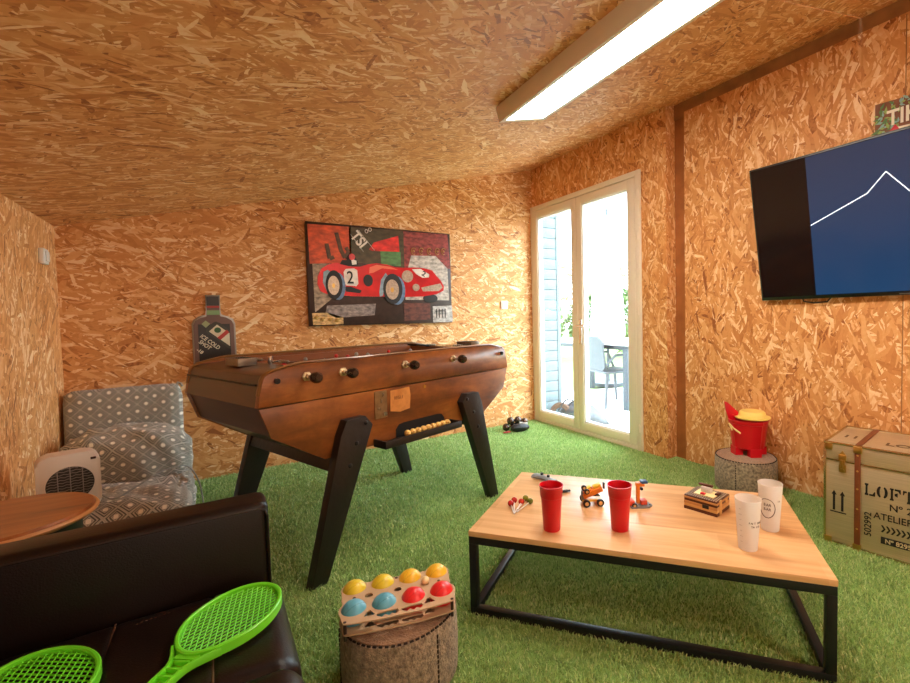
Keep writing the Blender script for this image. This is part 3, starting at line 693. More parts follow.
# ------------------------------------------------------------------ metal trunk
def trunk():
    t = thing('metal_trunk', 'large brushed metal storage trunk with black stencilled lettering by the right wall', 'trunk', (2.332, .932, 0), math.radians(-82.3))
    ST = mat('brushed_metal', srgb(204, 186, 152), .36, metal=.6, bump=.25, bscale=40, stretch=(1, 12, 40), var=.1, vscale=6)
    Wd, D, H1, H2 = .84, .385, .392, .47
    g = G(); g.box((Wd/2, D/2, .012+(H1-.012)/2), (Wd, D, H1-.014), .004); g.build('chest', ST, t)
    g = G(); g.box((Wd/2, D/2, (H1+H2)/2+.001), (Wd+.003, D+.003, H2-H1-.001), .008, seg=3); g.build('lid', ST, t)
    g = G()
    edge = .010
    for (y, z) in ((0, H2), (D, H2), (0, .006), (D, .006)): g.box((Wd/2, y, z), (Wd+.008, edge, edge), .002)
    for (x, z) in ((0, H2), (Wd, H2), (0, .006), (Wd, .006)): g.box((x, D/2, z), (edge, D+.008, edge), .002)
    for x in (0, Wd):
        for y in (0, D): g.box((x, y, H2/2), (edge, edge, H2), .002)
    g.box((Wd/2, -.001, H1), (Wd, .006, .006), .001)
    g.build('edge_trim', mat('bright_metal', srgb(205, 190, 150), .25, metal=1), t)
    LE = mat('brown_leather_strap', srgb(116, 60, 26), .5, var=.15, vscale=30)
    for x in (.124, Wd-.124):
        s = G(); s.box((x, -.003, H2/2), (.022, .006, H2-.005), .001); s.box((x, D/2, H2+.003), (.022, D, .006), .001)
        st = s.build('leather_strap', LE, t)
        s = G()
        for z in (.02, .1, .19, .28, .36, .43): s.sph((x, -.006, z), .0045, 10, sc=(1, .5, 1))
        s.build_each('rivet', GOLD, st)
        s = G(); s.box((x, -.004, .015), (.032, .010, .03), .002); s.box((x, -.004, .455), (.032, .010, .03), .002); s.build_each('strap_end', GOLD, st)
    for x in (.068, Wd-.068):
        s = G(); s.box((x, -.005, .410), (.030, .008, .026), .003); s.box((x, -.007, .388), (.020, .010, .024), .002); s.box((x, -.005, .360), (.028, .008, .036), .004)
        s.cyl((x, -.014, .352), (x, -.004, .352), .009, 12); s.box((x, -.012, .383), (.008, .012, .034), .002); s.prism([(-.012, 0), (.012, 0), (0, .018)], 0, .005, T((x, 0, .423)) @ XZ)
        s.build('latch', GOLD, t)
    for x in (.014, Wd-.014):
        for z in (.017, H2-.018):
            s = G(); s.box((x, -.003, z), (.030, .010, .030), .003); s.build('corner_plate', GOLD, t)
    # black stencils on the front face
    g = G(); F = lambda x, z: T((x, -.0012, z)) @ RX(pi/2)
    P = lambda pts, x=0, z=0: g.prism(pts, 0, .0014, T((x, 0, z)) @ XZ)
    for x in (.036, .068):
        P([(-.0045, 0), (.0045, 0), (.0045, .078), (-.0045, .078)], x, .160); P([(-.010, 0), (.010, 0), (0, .020)], x, .232)
    P([(0, 0), (.062, 0), (.062, .005), (0, .005)], .021, .150)
    g.build('arrow_stencil', mat('black_stencil', srgb(26, 22, 18), .6), t, smooth=False); g = G()
    # LOFT, slab serif stencil letters, 5 cm high
    h = .052
    def Lt(x, z): 
        P([(0, 0), (.013, 0), (.013, .007), (.010, .009), (.010, h-.009), (.013, h-.007), (.013, h), (0, h), (0, h-.007), (.003, h-.009), (.003, .009), (0, .007)], x, z)
        P([(.016, 0), (.037, 0), (.037, .020), (.034, .020), (.028, .008), (.016, .007)], x, z)
    def Ot(x, z):
        for s in (-1, 1):
            a = np.linspace(-1.25, 1.25, 14); P([(.017+s*(.0025+.0165*math.cos(q)), h/2+h/2*math.sin(q)) for q in a][::s] + [(.017+s*(.0025+.0065*math.cos(q)), h/2+(h/2-.006)*math.sin(q)) for q in a[::-1]][::s], x, z)
    def Ft(x, z):
        P([(0, 0), (.013, 0), (.013, .006), (.0105, .008), (.0105, h-.008), (.013, h-.006), (.013, h), (0, h), (0, h-.006), (.003, h-.008), (.003, .008), (0, .006)], x, z)
        P([(.016, h), (.036, h), (.036, h-.018), (.033, h-.018), (.028, h-.008), (.016, h-.008)], x, z); P([(.016, .022), (.026, .018), (.026, .036), (.016, .031)], x, z)
    def Tt(x, z):
        P([(.013, 0), (.027, 0), (.027, .006), (.0245, .008), (.0245, h), (.0155, h), (.0155, .008), (.013, .006)], x, z)
        P([(0, h), (.0125, h), (.0125, h-.007), (.006, h-.008), (.003, h-.018), (0, h-.018)], x, z); P([(.0275, h), (.04, h), (.04, h-.018), (.037, h-.018), (.034, h-.008), (.0275, h-.007)], x, z)
    Lt(.150, .262); Ot(.194, .262); Ft(.237, .262); Tt(.280, .262)
    g.build('loft_lettering', mat('black_stencil', (1,)*4), t, smooth=False); g = G()
    g.text('Nº 25', .040, F(.235, .216), .0006, .0004); g.text('ATELIER', .040, F(.182, .168), .0006, .0003, .92)
    g.text('502992', .036, T((.174, -.0012, .080)) @ RY(-pi/2) @ RX(pi/2), .0006, .0002)
    g.build('lower_lettering', mat('black_stencil', (1,)*4), t, smooth=False); g = G()
    for k in range(12):
        x = .208+k*.017; P([(0, 0), (.007, 0), (.016, .015), (.007, .030), (0, .030), (.009, .015)], x, .114)
    g.build('chevron_row', mat('black_stencil', (1,)*4), t, smooth=False); g = G()
    P([(0, 0), (.24, 0), (.24, .030), (0, .030)], .208, .064)
    g.build('black_bar', mat('black_stencil', srgb(26, 22, 18), .6), t, smooth=False)
    g = G(); g.text('Nº 82959', .026, T((.222, -.0022, .070)) @ RX(pi/2), .0004, .0006); g.build('bar_lettering', mat('pale_stencil', srgb(200, 182, 140), .5), t, smooth=False)
    # lid stencil
    g = G(); g.text('LOFT', .07, T((.20, .10, H2+.002)), .0006, .001); g.text('11', .07, T((.03, .14, H2+.002)), .0006, .001); g.build('lid_lettering', mat('faded_stencil', srgb(110, 84, 48), .6), t, smooth=False)
trunk()

# ------------------------------------------------------------------ television
def television():
    yl, wd, hh = 1.472, 1.36, .777
    a = math.atan2(.146, .763)
    t = thing('television', 'large flat black television tilted down on the right wall, showing a blue screen', 'television', (2.80, yl-wd/2, 1.142), 0)
    # local frame: panel plane through bottom edge, leaning into the room by angle a
    M = RY(-a)
    g = G(); g.box((.018, 0, hh/2), (.034, wd, hh), .004, M); g.build('tv_case', mat('tv_black', srgb(14, 13, 14), .3), t)
    g = G(); g.box((-.0005, 0, hh/2+.004), (.002, wd-.022, hh-.030), 0, M); g.build('tv_border', mat('tv_dark_glass', srgb(22, 16, 18), .12), t, smooth=False)
    scr = bpy.data.materials.new('lit_screen'); scr.use_nodes = True; N = scr.node_tree.nodes; L = scr.node_tree.links; b = N['Principled BSDF']
    b.inputs['Base Color'].default_value = (.004, .006, .012, 1); b.inputs['Roughness'].default_value = .15
    tc = N.new('ShaderNodeTexCoord'); sp_ = N.new('ShaderNodeSeparateXYZ'); L.new(tc.outputs['Object'], sp_.inputs[0])
    cr = N.new('ShaderNodeValToRGB'); e = cr.color_ramp.elements; e[0].position = 0; e[0].color = srgb(30, 70, 112); e[1].position = .8; e[1].color = srgb(52, 60, 84)
    L.new(sp_.outputs[2], cr.inputs[0]); L.new(cr.outputs[0], b.inputs['Emission Color']); b.inputs['Emission Strength'].default_value = .85
    yr = yl-wd/2
    g = G(); y0 = 1.166-yr; y1 = -y0; g.box((-.0022, 0, hh/2+.004), (.002, 2*abs(y0), hh-.036), 0, M); s_ = g.build('screen_image', scr, t, smooth=False)
    g = G(); X0 = -.0040
    def ln(pts, r=.0024):
        for (p, q) in zip(pts, pts[1:]): g.tube([M @ Vector((X0, p[0], p[1])), M @ Vector((X0, q[0], q[1]))], r, 6, flat=1)
    ln([(.372, .405), (.11, .515), (.03, .60), (-.07, .47), (-.2, .57), (-.36, .45)])
    g.build('screen_line', mat('screen_white', srgb(235, 240, 250), .4, emit=(.85, .92, 1, 1), es=1.0), s_)
    g = G(); g.box((.06, 0, .42), (.10, .5, .4), .01, M); g.box((.03, -.1, .45), (.04, .12, .3), .005); g.build_each('wall_bracket', BLACK, t)
    g = G(); g.tube([(.02, .47, .04), (.02, .45, -.012), (.02, .40, -.022), (.02, .33, -.018), (.02, .29, .03)], .004, 6); g.build('hanging_cable', BLACK, t)
    g = G(); g.box((-.001, -.02, .008), (.002, .05, .005), 0, M); g.build('maker_badge', mat('badge_grey', srgb(120, 120, 124), .4, metal=.5), t)
television()

# tiki sign
t = thing('wall_sign', 'colourful wall sign with palm leaves and white TIKI lettering above the television', 'sign', (XR-.004, .70, 1.90), 0)
g = G(); g.prism([(.215, 0), (-.215, 0), (-.215, .16), (-.1, .2), (.10, .205), (.215, .21)], 0, .012, T((-.010, 0, 0)) @ YZ)
g.build('sign_board', mat('sign_brown', srgb(126, 72, 34), .5, var=.3, vscale=14), t)
g = G(); random.seed(4)
for i in range(80):
    y = random.uniform(.115, .20) if i < 50 else random.uniform(-.12, .14); z = random.uniform(.06, .185) if i < 50 else random.uniform(.165, .19); a = random.uniform(0, 2*pi); l = random.uniform(.02, .04)
    g.mi = i % 3; g.prism([(0, 0), (.35*l, .2*l), (l, 0), (.35*l, -.2*l)], 0, .0015, T((-.0125-.0003*i/3, y, min(z, .2))) @ YZ @ RZ(a))
g.build('palm_leaves', [mat('leaf_green', srgb(150, 170, 84), .5), mat('leaf_dark', srgb(88, 122, 62), .5), mat('leaf_teal', srgb(140, 176, 160), .5)], t)
g = G(); g.text('TIKI', .105, T((-.0165, .165, .085)) @ RZ(-pi/2) @ RX(pi/2), .001, .002, .8); g.build('sign_lettering', mat('sign_white', srgb(240, 230, 205), .5), t)
g = G(); g.prism([(.16, .05), (.13, .085), (.115, .06), (.12, .04)], 0, .002, T((-.017, 0, 0)) @ YZ); g.build('red_flower', RED, t)
g = G(); g.prism([(.15, .06), (-.1, .045), (-.1, .055), (.14, .07)], 0, .002, T((-.016, 0, 0)) @ YZ); g.prism([(.17, .0), (.14, .05), (.12, .03), (.13, 0)], 0, .002, T((-.016, 0, 0)) @ YZ); g.build_each('pale_plank', mat('sign_white', (1, 1, 1, 1)), t)

# ------------------------------------------------------------------ table football
def football_table():
    t = thing('table_football', 'vintage brown wooden table football with black splayed legs in the middle of the room', 'football table', (.72, 2.534, 0), .336)
    WF = woodgrain('varnished_wood', srgb(92, 46, 18), srgb(142, 80, 32), srgb(180, 112, 50), 'x', 14, .38, .25, 5, grime=.45)
    WD = woodgrain('dark_wood', srgb(42, 22, 12), srgb(66, 36, 20), srgb(88, 50, 28), 'y', 10, .4, .3, 6)
    LEG = mat('black_painted_wood', srgb(28, 22, 20), .45, var=.2, vscale=14, bump=.2, bscale=30)
    RIM = mat('worn_rim', srgb(120, 82, 40), .35, coat=.3)
    w_ = .365
    # hull
    hull = [(-.748, .753), (-.708, .635), (-.495, .499), (.495, .499), (.708, .635), (.748, .753)]
    g = G(); g.prism([(a*.985, b) for a, b in hull], -w_+.006, w_-.006, XZ); g.build('lower_cabinet', WD, t)
    for s in (-1, 1):
        g = G(); g.prism(hull, w_-.006, w_+.004, XZ if s < 0 else XZ @ T((0, 0, -2*w_+.002)), .002); g.build('lower_side_panel', WF, t)
    side = [(-.752, .757), (.752, .757), (.744, .80), (.731, .858), (.722, .874), (.70, .886), (.62, .903), (.576, .908), (-.576, .908), (-.62, .903), (-.70, .886), (-.722, .874), (-.731, .858), (-.744, .80)]
    for s in (-1, 1):
        g = G(); g.prism(side, w_-.022, w_+.006, XZ if s < 0 else XZ @ T((0, 0, -2*w_+.016)), .002); p = g.build('upper_side_panel', WF, t)
        g = G(); yy = s*(w_-.008); g.tube([(a, yy, b+.002) for a, b in [(-.744, .80), (-.731, .858), (-.722, .874), (-.70, .888), (-.62, .905), (-.576, .911), (.576, .911), (.62, .905), (.70, .888), (.722, .874), (.731, .858), (.744, .80)]], .0125, 8, flat=.5)
        g.build('edge_moulding', RIM, p)
    for s in (-1, 1):
        g = G(); g.prism([(s*.752, .757), (s*.744, .80), (s*.731, .858), (s*.722, .874), (s*.70, .884), (s*.575, .895), (s*.575, .87), (s*.70, .86), (s*.72, .757)], -w_+.022, w_-.022, XZ)
        e = g.build('end_board', WD, t)
        g = G(); g.tube([(s*.7445, -w_+.02, .842), (s*.7445, w_-.02, .842)], .004, 6); g.build('end_groove', LEG, e)
    # field and inner walls
    g = G(); g.box((0, 0, .79), (1.15, .68, .01)); g.build('playfield', mat('linoleum_green', srgb(96, 104, 70), .4), t)
    g = G(); g.box((-.569, 0, .845), (.012, .68, .10)); g.box((.569, 0, .845), (.012, .68, .10)); g.box((0, .338, .84), (1.13, .008, .11)); g.box((0, -.338, .84), (1.13, .008, .11)); g.build('inner_wall', mat('inner_wall_brown', srgb(128, 72, 38), .4), t)
    # rods
    KN = mat('dark_knob', srgb(36, 24, 22), .22, coat=.4)
    near_u = [-.561, -.40, -.065, .266]; counts = [1, 2, 5, 3]
    zr = .856
    REDP, BLUP = mat('player_red', srgb(190, 40, 34), .4), mat('player_steel', srgb(160, 160, 158), .35, metal=.6)
    for s in (-1, 1):
        for u, n in zip(near_u, counts):
            x = u if s < 0 else -u
            g = G(); g.cyl((x, s*(w_+.075), zr), (x, -s*(w_-.03), zr), .0075, 10)
            rod = g.build('rod', CHROME, t)
            g = G(); g.lathe([(0, 0), (.014, .0), (.020, .008), (.0235, .022), (.022, .036), (.014, .046), (0, .048)], 20, T((x, s*(w_+.055), zr)) @ RX(-s*pi/2)); g.build('rod_knob', KN, rod)
            g = G(); g.lathe([(.008, 0), (.020, 0), (.020, .006), (.012, .010), (.012, .022), (.008, .024)], 6, T((x, s*(w_+.006), zr)) @ RX(-s*pi/2)); g.build('rod_bearing', NICK, rod)
            for k in range(n):
                y = (k-(n-1)/2)*.56/max(n, 1); g = G()
                g.box((x, y, zr), (.022, .022, .026), .004); g.box((x, y, zr-.025), (.012, .016, .03), .003); g.box((x+.003, y, zr-.048), (.02, .018, .016), .004); g.sph((x, y, zr+.022), .011, 10)
                g.build('player', REDP if s < 0 else BLUP, rod)
    # legs
    legp = [(-.448, .590), (-.420, .652), (-.325, .655), (-.290, .612), (-.532, .0), (-.602, .0)]
    for sx in (-1, 1):
        for sy in (-1, 1):
            pts = legp if sx < 0 else [(-a-(.024 if b < .1 else 0), b) for a, b in legp][::-1]
            g = G(); g.prism(pts, w_+.006, w_+.052, XZ if sy < 0 else XZ @ T((0, 0, -2*w_-.058)), .003); l_ = g.build('leg', LEG, t)
            g = G()
            for (a, b) in ((-.325, .625), (-.375, .545), (-.41, .455)):
                yy = sy*(w_+.052); g.sph((a if sx < 0 else -a, yy, b), .010, 10, sc=(1, .55, 1))
            g.build('leg_bolt', BLKMET, l_)
        g = G(); M = T((sx*.455, 0, .478)) @ RY(-sx*.35)
        g.box((0, 0, 0), (.028, 2*w_+.008, .085), .003, M); g.build('cross_beam', LEG, t)
    # ball tray on the front
    g = G(); y = -w_-.006
    g.box((-.015, y-.045, .500), (.49, .088, .012), .002); g.box((-.015, y-.088, .512), (.49, .010, .034), .002); g.box((-.255, y-.045, .512), (.010, .088, .034), .002); g.box((.225, y-.045, .512), (.010, .088, .034), .002)
    tr_ = g.build('ball_tray', LEG, t)
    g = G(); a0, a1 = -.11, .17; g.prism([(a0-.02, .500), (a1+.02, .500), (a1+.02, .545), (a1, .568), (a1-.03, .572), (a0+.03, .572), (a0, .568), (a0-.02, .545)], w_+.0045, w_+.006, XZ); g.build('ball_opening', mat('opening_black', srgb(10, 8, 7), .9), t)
    BY = mat('cork_ball_yellow', srgb(222, 178, 96), .6)
    bm0 = G(); bm0.sph((0, 0, 0), .0165, 14); o0 = None
    M0 = Matrix.Translation((.72, 2.534, 0)) @ RZ(.336)
    lbs = ['leftmost', 'second from left', 'third from left', 'fourth from left', 'fifth from left', 'fourth from right', 'third from right', 'second from right', 'rightmost']
    for k in range(9):
        p = M0 @ Vector((-.085+k*.0335, y-.030, .506+.0168))
        o = bm0.build('football_ball', BY, loc=tuple(p)) if o0 is None else o0.copy()
        if o0 is None: o0 = o
        else: C.objects.link(o); o.location = p
        tag(o, 'small yellow cork ball in the football tray, %s of the row' % lbs[k], 'ball', 'cork balls in the football table tray')
    # coin lock, paper note, corner bolts
    g = G(); yf = w_+.004
    g.prism([(-.245, .618), (-.178, .618), (-.178, .745), (-.245, .745)], yf, yf+.004, XZ)
    lk = g.build('coin_plate', mat('aged_nickel', srgb(150, 130, 100), .4, metal=.9, var=.2, vscale=30), t)
    g = G(); g.cyl((-.195, -yf, .635), (-.195, -yf-.014, .635), .010); g.box((-.212, -yf-.006, .70), (.004, .006, .02)); g.box((-.225, -yf-.006, .665), (.014, .006, .008)); g.box((-.20, -yf-.006, .725), (.004, .006, .018)); 
    g.build_each('lock_detail', CHROME, lk)
    g = G(); g.prism([(-.158, .640), (-.10, .628), (-.04, .636), (-.034, .70), (-.040, .742), (-.155, .738)], yf, yf+.0012, XZ); nt_ = g.build('paper_note', mat('aged_paper', srgb(196, 130, 62), .8, var=.15, vscale=30), t)
    g = G()
    g.text('REGLE', .022, T((-.135, -yf-.0016, .692)) @ RX(pi/2), .0003, 0, .9); g.build('note_writing', mat('faded_ink', srgb(120, 76, 40), .8), nt_, smooth=False)
    g = G()
    for x in (-.68, .69): g.cyl((x, -w_-.004, .852), (x, -w_-.016, .852), .011)
    g.build_each('corner_bolt', BLKMET, t)
    g = G(); g.cyl((.06, -w_-.002, .73), (.06, -w_-.006, .73), .009); g.build('brass_plug', GOLD, t)
    # metal ashtrays at the ends and the score wires
    GR = mat('worn_steel', srgb(140, 126, 110), .35, metal=.8)
    for (x, yy, rot) in ((-.645, .02, .0), (.66, -.12, .0)):
        M = T((x, yy, .892)) @ RZ(rot)
        g = G(); g.box((0, 0, .003), (.075, .13, .006), .001, M)
        for sx in (-1, 1): g.box((sx*.036, 0, .018), (.004, .13, .030), .001, M)
        for sy in (-1, 1): g.box((0, sy*.063, .018), (.075, .004, .030), .001, M)
        a_ = g.build('ashtray', GR, t)
        g = G()
        for k in range(10): g.box((-.0, -.055+k*.012, .020), (.076, .003, .024), 0, M)
        g.build('ashtray_grid', BLKMET, a_)
    g = G(); g.box((-.575, -.10, .912), (.012, .02, .036), .001); g.box((-.56, -.10, .905), (.03, .012, .008), .001); g.build('corner_clip', CHROME, t)
    g = G(); M = T((.49, .16, .905)) @ RY(.12); g.box((0, 0, 0), (.12, .09, .012), .003, M); g.build('score_flap', BLACK, t)
    for x in (-.54, .54):
        g = G(); g.tube([(x, -.30, .905), (x, .30, .905)], .002, 6)
        for k in range(10): g.sph((x, -.08+k*.017-(.1 if k < 5 else -.06), .905), .008, 8)
        g.build('score_beads', GR, t)
football_table()

# ------------------------------------------------------------------ picture on the back wall
def picture():
    x0, x1, z0, z1, yf = .622, 1.812, 1.038, 1.832, 3.752
    t = thing('wall_picture', 'metal relief picture of a red vintage racing car hanging on the back wall', 'picture', (x0, yf, z0))
    Wd, Hh = x1-x0, z1-z0
    d0, d1 = .563*x0+.826*yf, .563*x1+.826*yf
    def q(px, py):
        s = (px-45)/820; top = 45+60*s; bot = 640-35*s; tt = (py-top)/(bot-top)
        s = s*d0/(d1-s*(d1-d0)); return (s*Wd, (1-tt)*Hh)
    DK = mat('picture_dark_metal', srgb(58, 40, 34), .4, metal=.3, var=.3, vscale=18)
    g = G(); g.box((Wd/2, .022, Hh/2), (Wd, .044, Hh), .003); pn = g.build('metal_panel', DK, t)
    lay = [0]
    def patch(pts, m_, name, par=pn, th=.0025, lift=0.):
        g = G(); P_ = [q(*p) for p in pts]; g.prism(P_, -lift*.001, th+lift*.001, XZ); return g.build(name, m_, par)
    mm = lambda n, c, v=.25, s=20: mat('paint_'+n, c, .45, var=min(.6, v*1.8), vscale=s*.8, metal=.15, stretch=(1, 1, 1.8), bump=.2, bscale=25)
    patch([(55, 62), (300, 75), (300, 280), (60, 285)], mm('orange', srgb(196, 78, 40)), 'orange_field')
    patch([(290, 75), (600, 92), (600, 300), (290, 270)], mm('olive', srgb(74, 62, 40)), 'olive_field')
    patch([(400, 200), (430, 160), (570, 120), (575, 210), (420, 208)], mm('crimson', srgb(206, 44, 36)), 'crimson_field', lift=1)
    patch([(465, 208), (580, 212), (580, 290), (468, 285)], mm('green', srgb(82, 122, 72)), 'green_field', lift=1)
    patch([(600, 95), (850, 108), (862, 300), (600, 300)], mm('rust', srgb(140, 60, 54), .5, 30), 'rust_field')
    patch([(640, 230), (780, 230), (845, 300), (850, 480), (600, 480), (620, 300)], mm('pale', srgb(182, 170, 160), .3, 30), 'pale_field', lift=.5)
    patch([(75, 285), (180, 280), (140, 330), (180, 480), (80, 560)], mm('greybrown', srgb(150, 132, 112), .4, 30), 'grey_field')
    patch([(150, 520), (430, 505), (420, 570), (200, 590), (140, 560)], mm('ash', srgb(132, 118, 112), .45, 35), 'ash_field')
    patch([(590, 498), (740, 498), (740, 590), (590, 600)], mm('umber', srgb(96, 52, 42), .4, 25), 'umber_field')
    patch([(755, 515), (865, 508), (868, 600), (755, 608)], mm('silver', srgb(178, 172, 168), .3, 30), 'silver_field')
    patch([(62, 565), (150, 560), (240, 585), (240, 625), (66, 632)], mm('gold', srgb(196, 160, 104), .4, 40), 'gold_field')
    g = G()
    for (a, b) in (((160, 170), (175, 255)), ((218, 108), (240, 205)), ((240, 205), (262, 250)), ((262, 250), (285, 215)), ((175, 255), (200, 245)), ((285, 215), (270, 190))):
        A_, B_ = q(*a), q(*b); g.tube([(A_[0], -.004, A_[1]), (B_[0], -.004, B_[1])], .0035, 6, flat=5)
    g.build('brush_strokes', mm('brush', srgb(84, 56, 34)), pn)
    A_ = q(310, 100); g = G(); g.text('TSI', .115, T((A_[0]+.015, -.0055, A_[1]-.005)) @ RX(pi/2) @ RZ(-.85) @ T((0, -.05, 0)), .001, .003, .85)
    for s_ in (0, 1):
        a, b = (((345, 92), (432, 205)), ((298, 115), (370, 215)))[s_]; a, b = q(*a), q(*b); g.tube([(a[0], -.005, a[1]), (b[0], -.005, b[1])], .004, 5, flat=.4)
    for c in ((390, 98), (410, 88)):
        c = q(*c); g.tube([(c[0]+.012*math.cos(a), -.005, c[1]+.014*math.sin(a)) for a in np.linspace(0, 2*pi, 13)[:-1]], .003, 5, closed=True)
    g.build('white_lettering', mm('white', srgb(222, 210, 200), .1), pn, smooth=False)
    g = G(); random.seed(2)
    for cx in (655, 700, 745, 790, 825):
        c = q(cx, 205); g.tube([(c[0]+.020*math.cos(a), -.006, c[1]+.028*math.sin(a)) for a in np.linspace(.6, 5.2, 12)], .006, 5, flat=.5); g.sph((c[0], -.005, c[1]), .009, 8)
    for cx, cy in ((85, 590), (120, 600), (165, 598), (205, 603)):
        c = q(cx, cy); g.sph((c[0], -.002, c[1]), .016, 8, sc=(1, .4, 1)); g.tube([(c[0]-.02, -.005, c[1]-.01), (c[0]+.02, -.005, c[1]+.01)], .004, 5)
    g.build('raised_scrap_metal', mat('scrap_brass', srgb(186, 150, 90), .4, metal=.7), pn)
    CR = mat('car_red', srgb(196, 26, 30), .3, var=.2, vscale=12, metal=.2)
    car = patch([(150, 455), (115, 440), (98, 400), (102, 355), (125, 312), (160, 290), (210, 277), (250, 285), (295, 298), (345, 298), (390, 284), (440, 277), (500, 284), (550, 299), (600, 300), (655, 297), (705, 300), (755, 312), (782, 345), (805, 372), (820, 400), (818, 425), (780, 445), (700, 460), (600, 465), (470, 465), (300, 465)], CR, 'racing_car', t, .010)
    P3 = lambda pts, m_, name, th=.012: patch(pts, m_, name, car, th)
    def disc(cx, cy, rx, ry, m_, name, th, n=22): return P3([(cx+rx*math.cos(a), cy+ry*math.sin(a)) for a in np.linspace(0, 2*pi, n+1)[:-1]], m_, name, th)
    P3([(135, 330), (160, 318), (175, 330), (165, 400), (180, 450), (150, 440), (130, 390)], mm('lightblue', srgb(140, 158, 172), .15), 'blue_arch')
    P3([(450, 440), (462, 370), (490, 330), (500, 345), (480, 400), (470, 460), (452, 465)], mm('lightblue', (1,)*4), 'blue_arch')
    TY = mat('tyre_black', srgb(28, 24, 24), .6)
    RMt = mat('rim_metal', srgb(176, 158, 140), .35, metal=.5, var=.25, vscale=60)
    for (cx, cy, rx, ry) in ((193, 402, 48, 82), (527, 420, 55, 86)):
        disc(cx+22, cy+8, rx*.9, ry*.95, mm('bluegrey', srgb(96, 120, 150), .2), 'tyre_side', .0125)
        disc(cx, cy, rx, ry, TY, 'tyre', .014); disc(cx-3, cy+4, rx*.68, ry*.66, RMt, 'wheel_rim', .016); disc(cx-4, cy+6, rx*.17, ry*.17, GOLD, 'wheel_hub', .019)
    disc(742, 470, 42, 24, TY, 'tyre', .006)
    P3([(250, 330), (262, 312), (310, 308), (328, 318), (332, 395), (320, 408), (262, 405), (254, 390)], mm('white', (1,)*4), 'number_circle')
    P3([(640, 308), (690, 305), (738, 335), (735, 352), (700, 355), (665, 335)], mm('white', (1,)*4), 'number_circle')
    disc(388, 375, 27, 34, TY, 'side_vent', .013); disc(613, 348, 32, 34, RMt, 'headlamp', .015); disc(660, 410, 20, 20, RMt, 'fog_lamp', .016)
    P3([(690, 410), (800, 385), (812, 408), (790, 428), (700, 432)], RMt, 'grille'); P3([(250, 412), (290, 412), (350, 432), (340, 448), (260, 440)], TY, 'exhaust')
    P3([(230, 285), (245, 262), (270, 262), (280, 235), (300, 225), (318, 240), (330, 262), (335, 290), (280, 296)], TY, 'driver')
    disc(300, 244, 18, 18, mm('helmet', srgb(190, 60, 60), .2), 'helmet', .016); P3([(296, 255), (325, 265), (325, 285), (300, 288)], mm('white', (1,)*4), 'windscreen', .015)
    P3([(400, 300), (440, 286), (520, 296), (560, 312), (470, 305), (420, 330), (395, 335)], mat('car_highlight', srgb(232, 110, 80), .35), 'bonnet_highlight', .0115)
    a = q(290, 358); g = G(); g.text('2', .14, T((a[0]-.033, -.0145, a[1]-.05)) @ RX(pi/2), .001, .001, .8)
    a = q(703, 325); g.text('2', .06, T((a[0]-.02, -.0145, a[1]-.02)) @ RX(pi/2) @ RZ(-.5), .001, .001, 1.2); g.build_each('race_number', TY, car)
    a = q(768, 555); g = G(); 
    for k in range(4): g.box((a[0]+.012+k*.028, -.004, a[1]), (.006, .004, .08)); 
    g.box((a[0]+.05, -.004, a[1]+.02), (.10, .004, .006)); g.build('dark_bars', TY, pn, smooth=False)
picture()

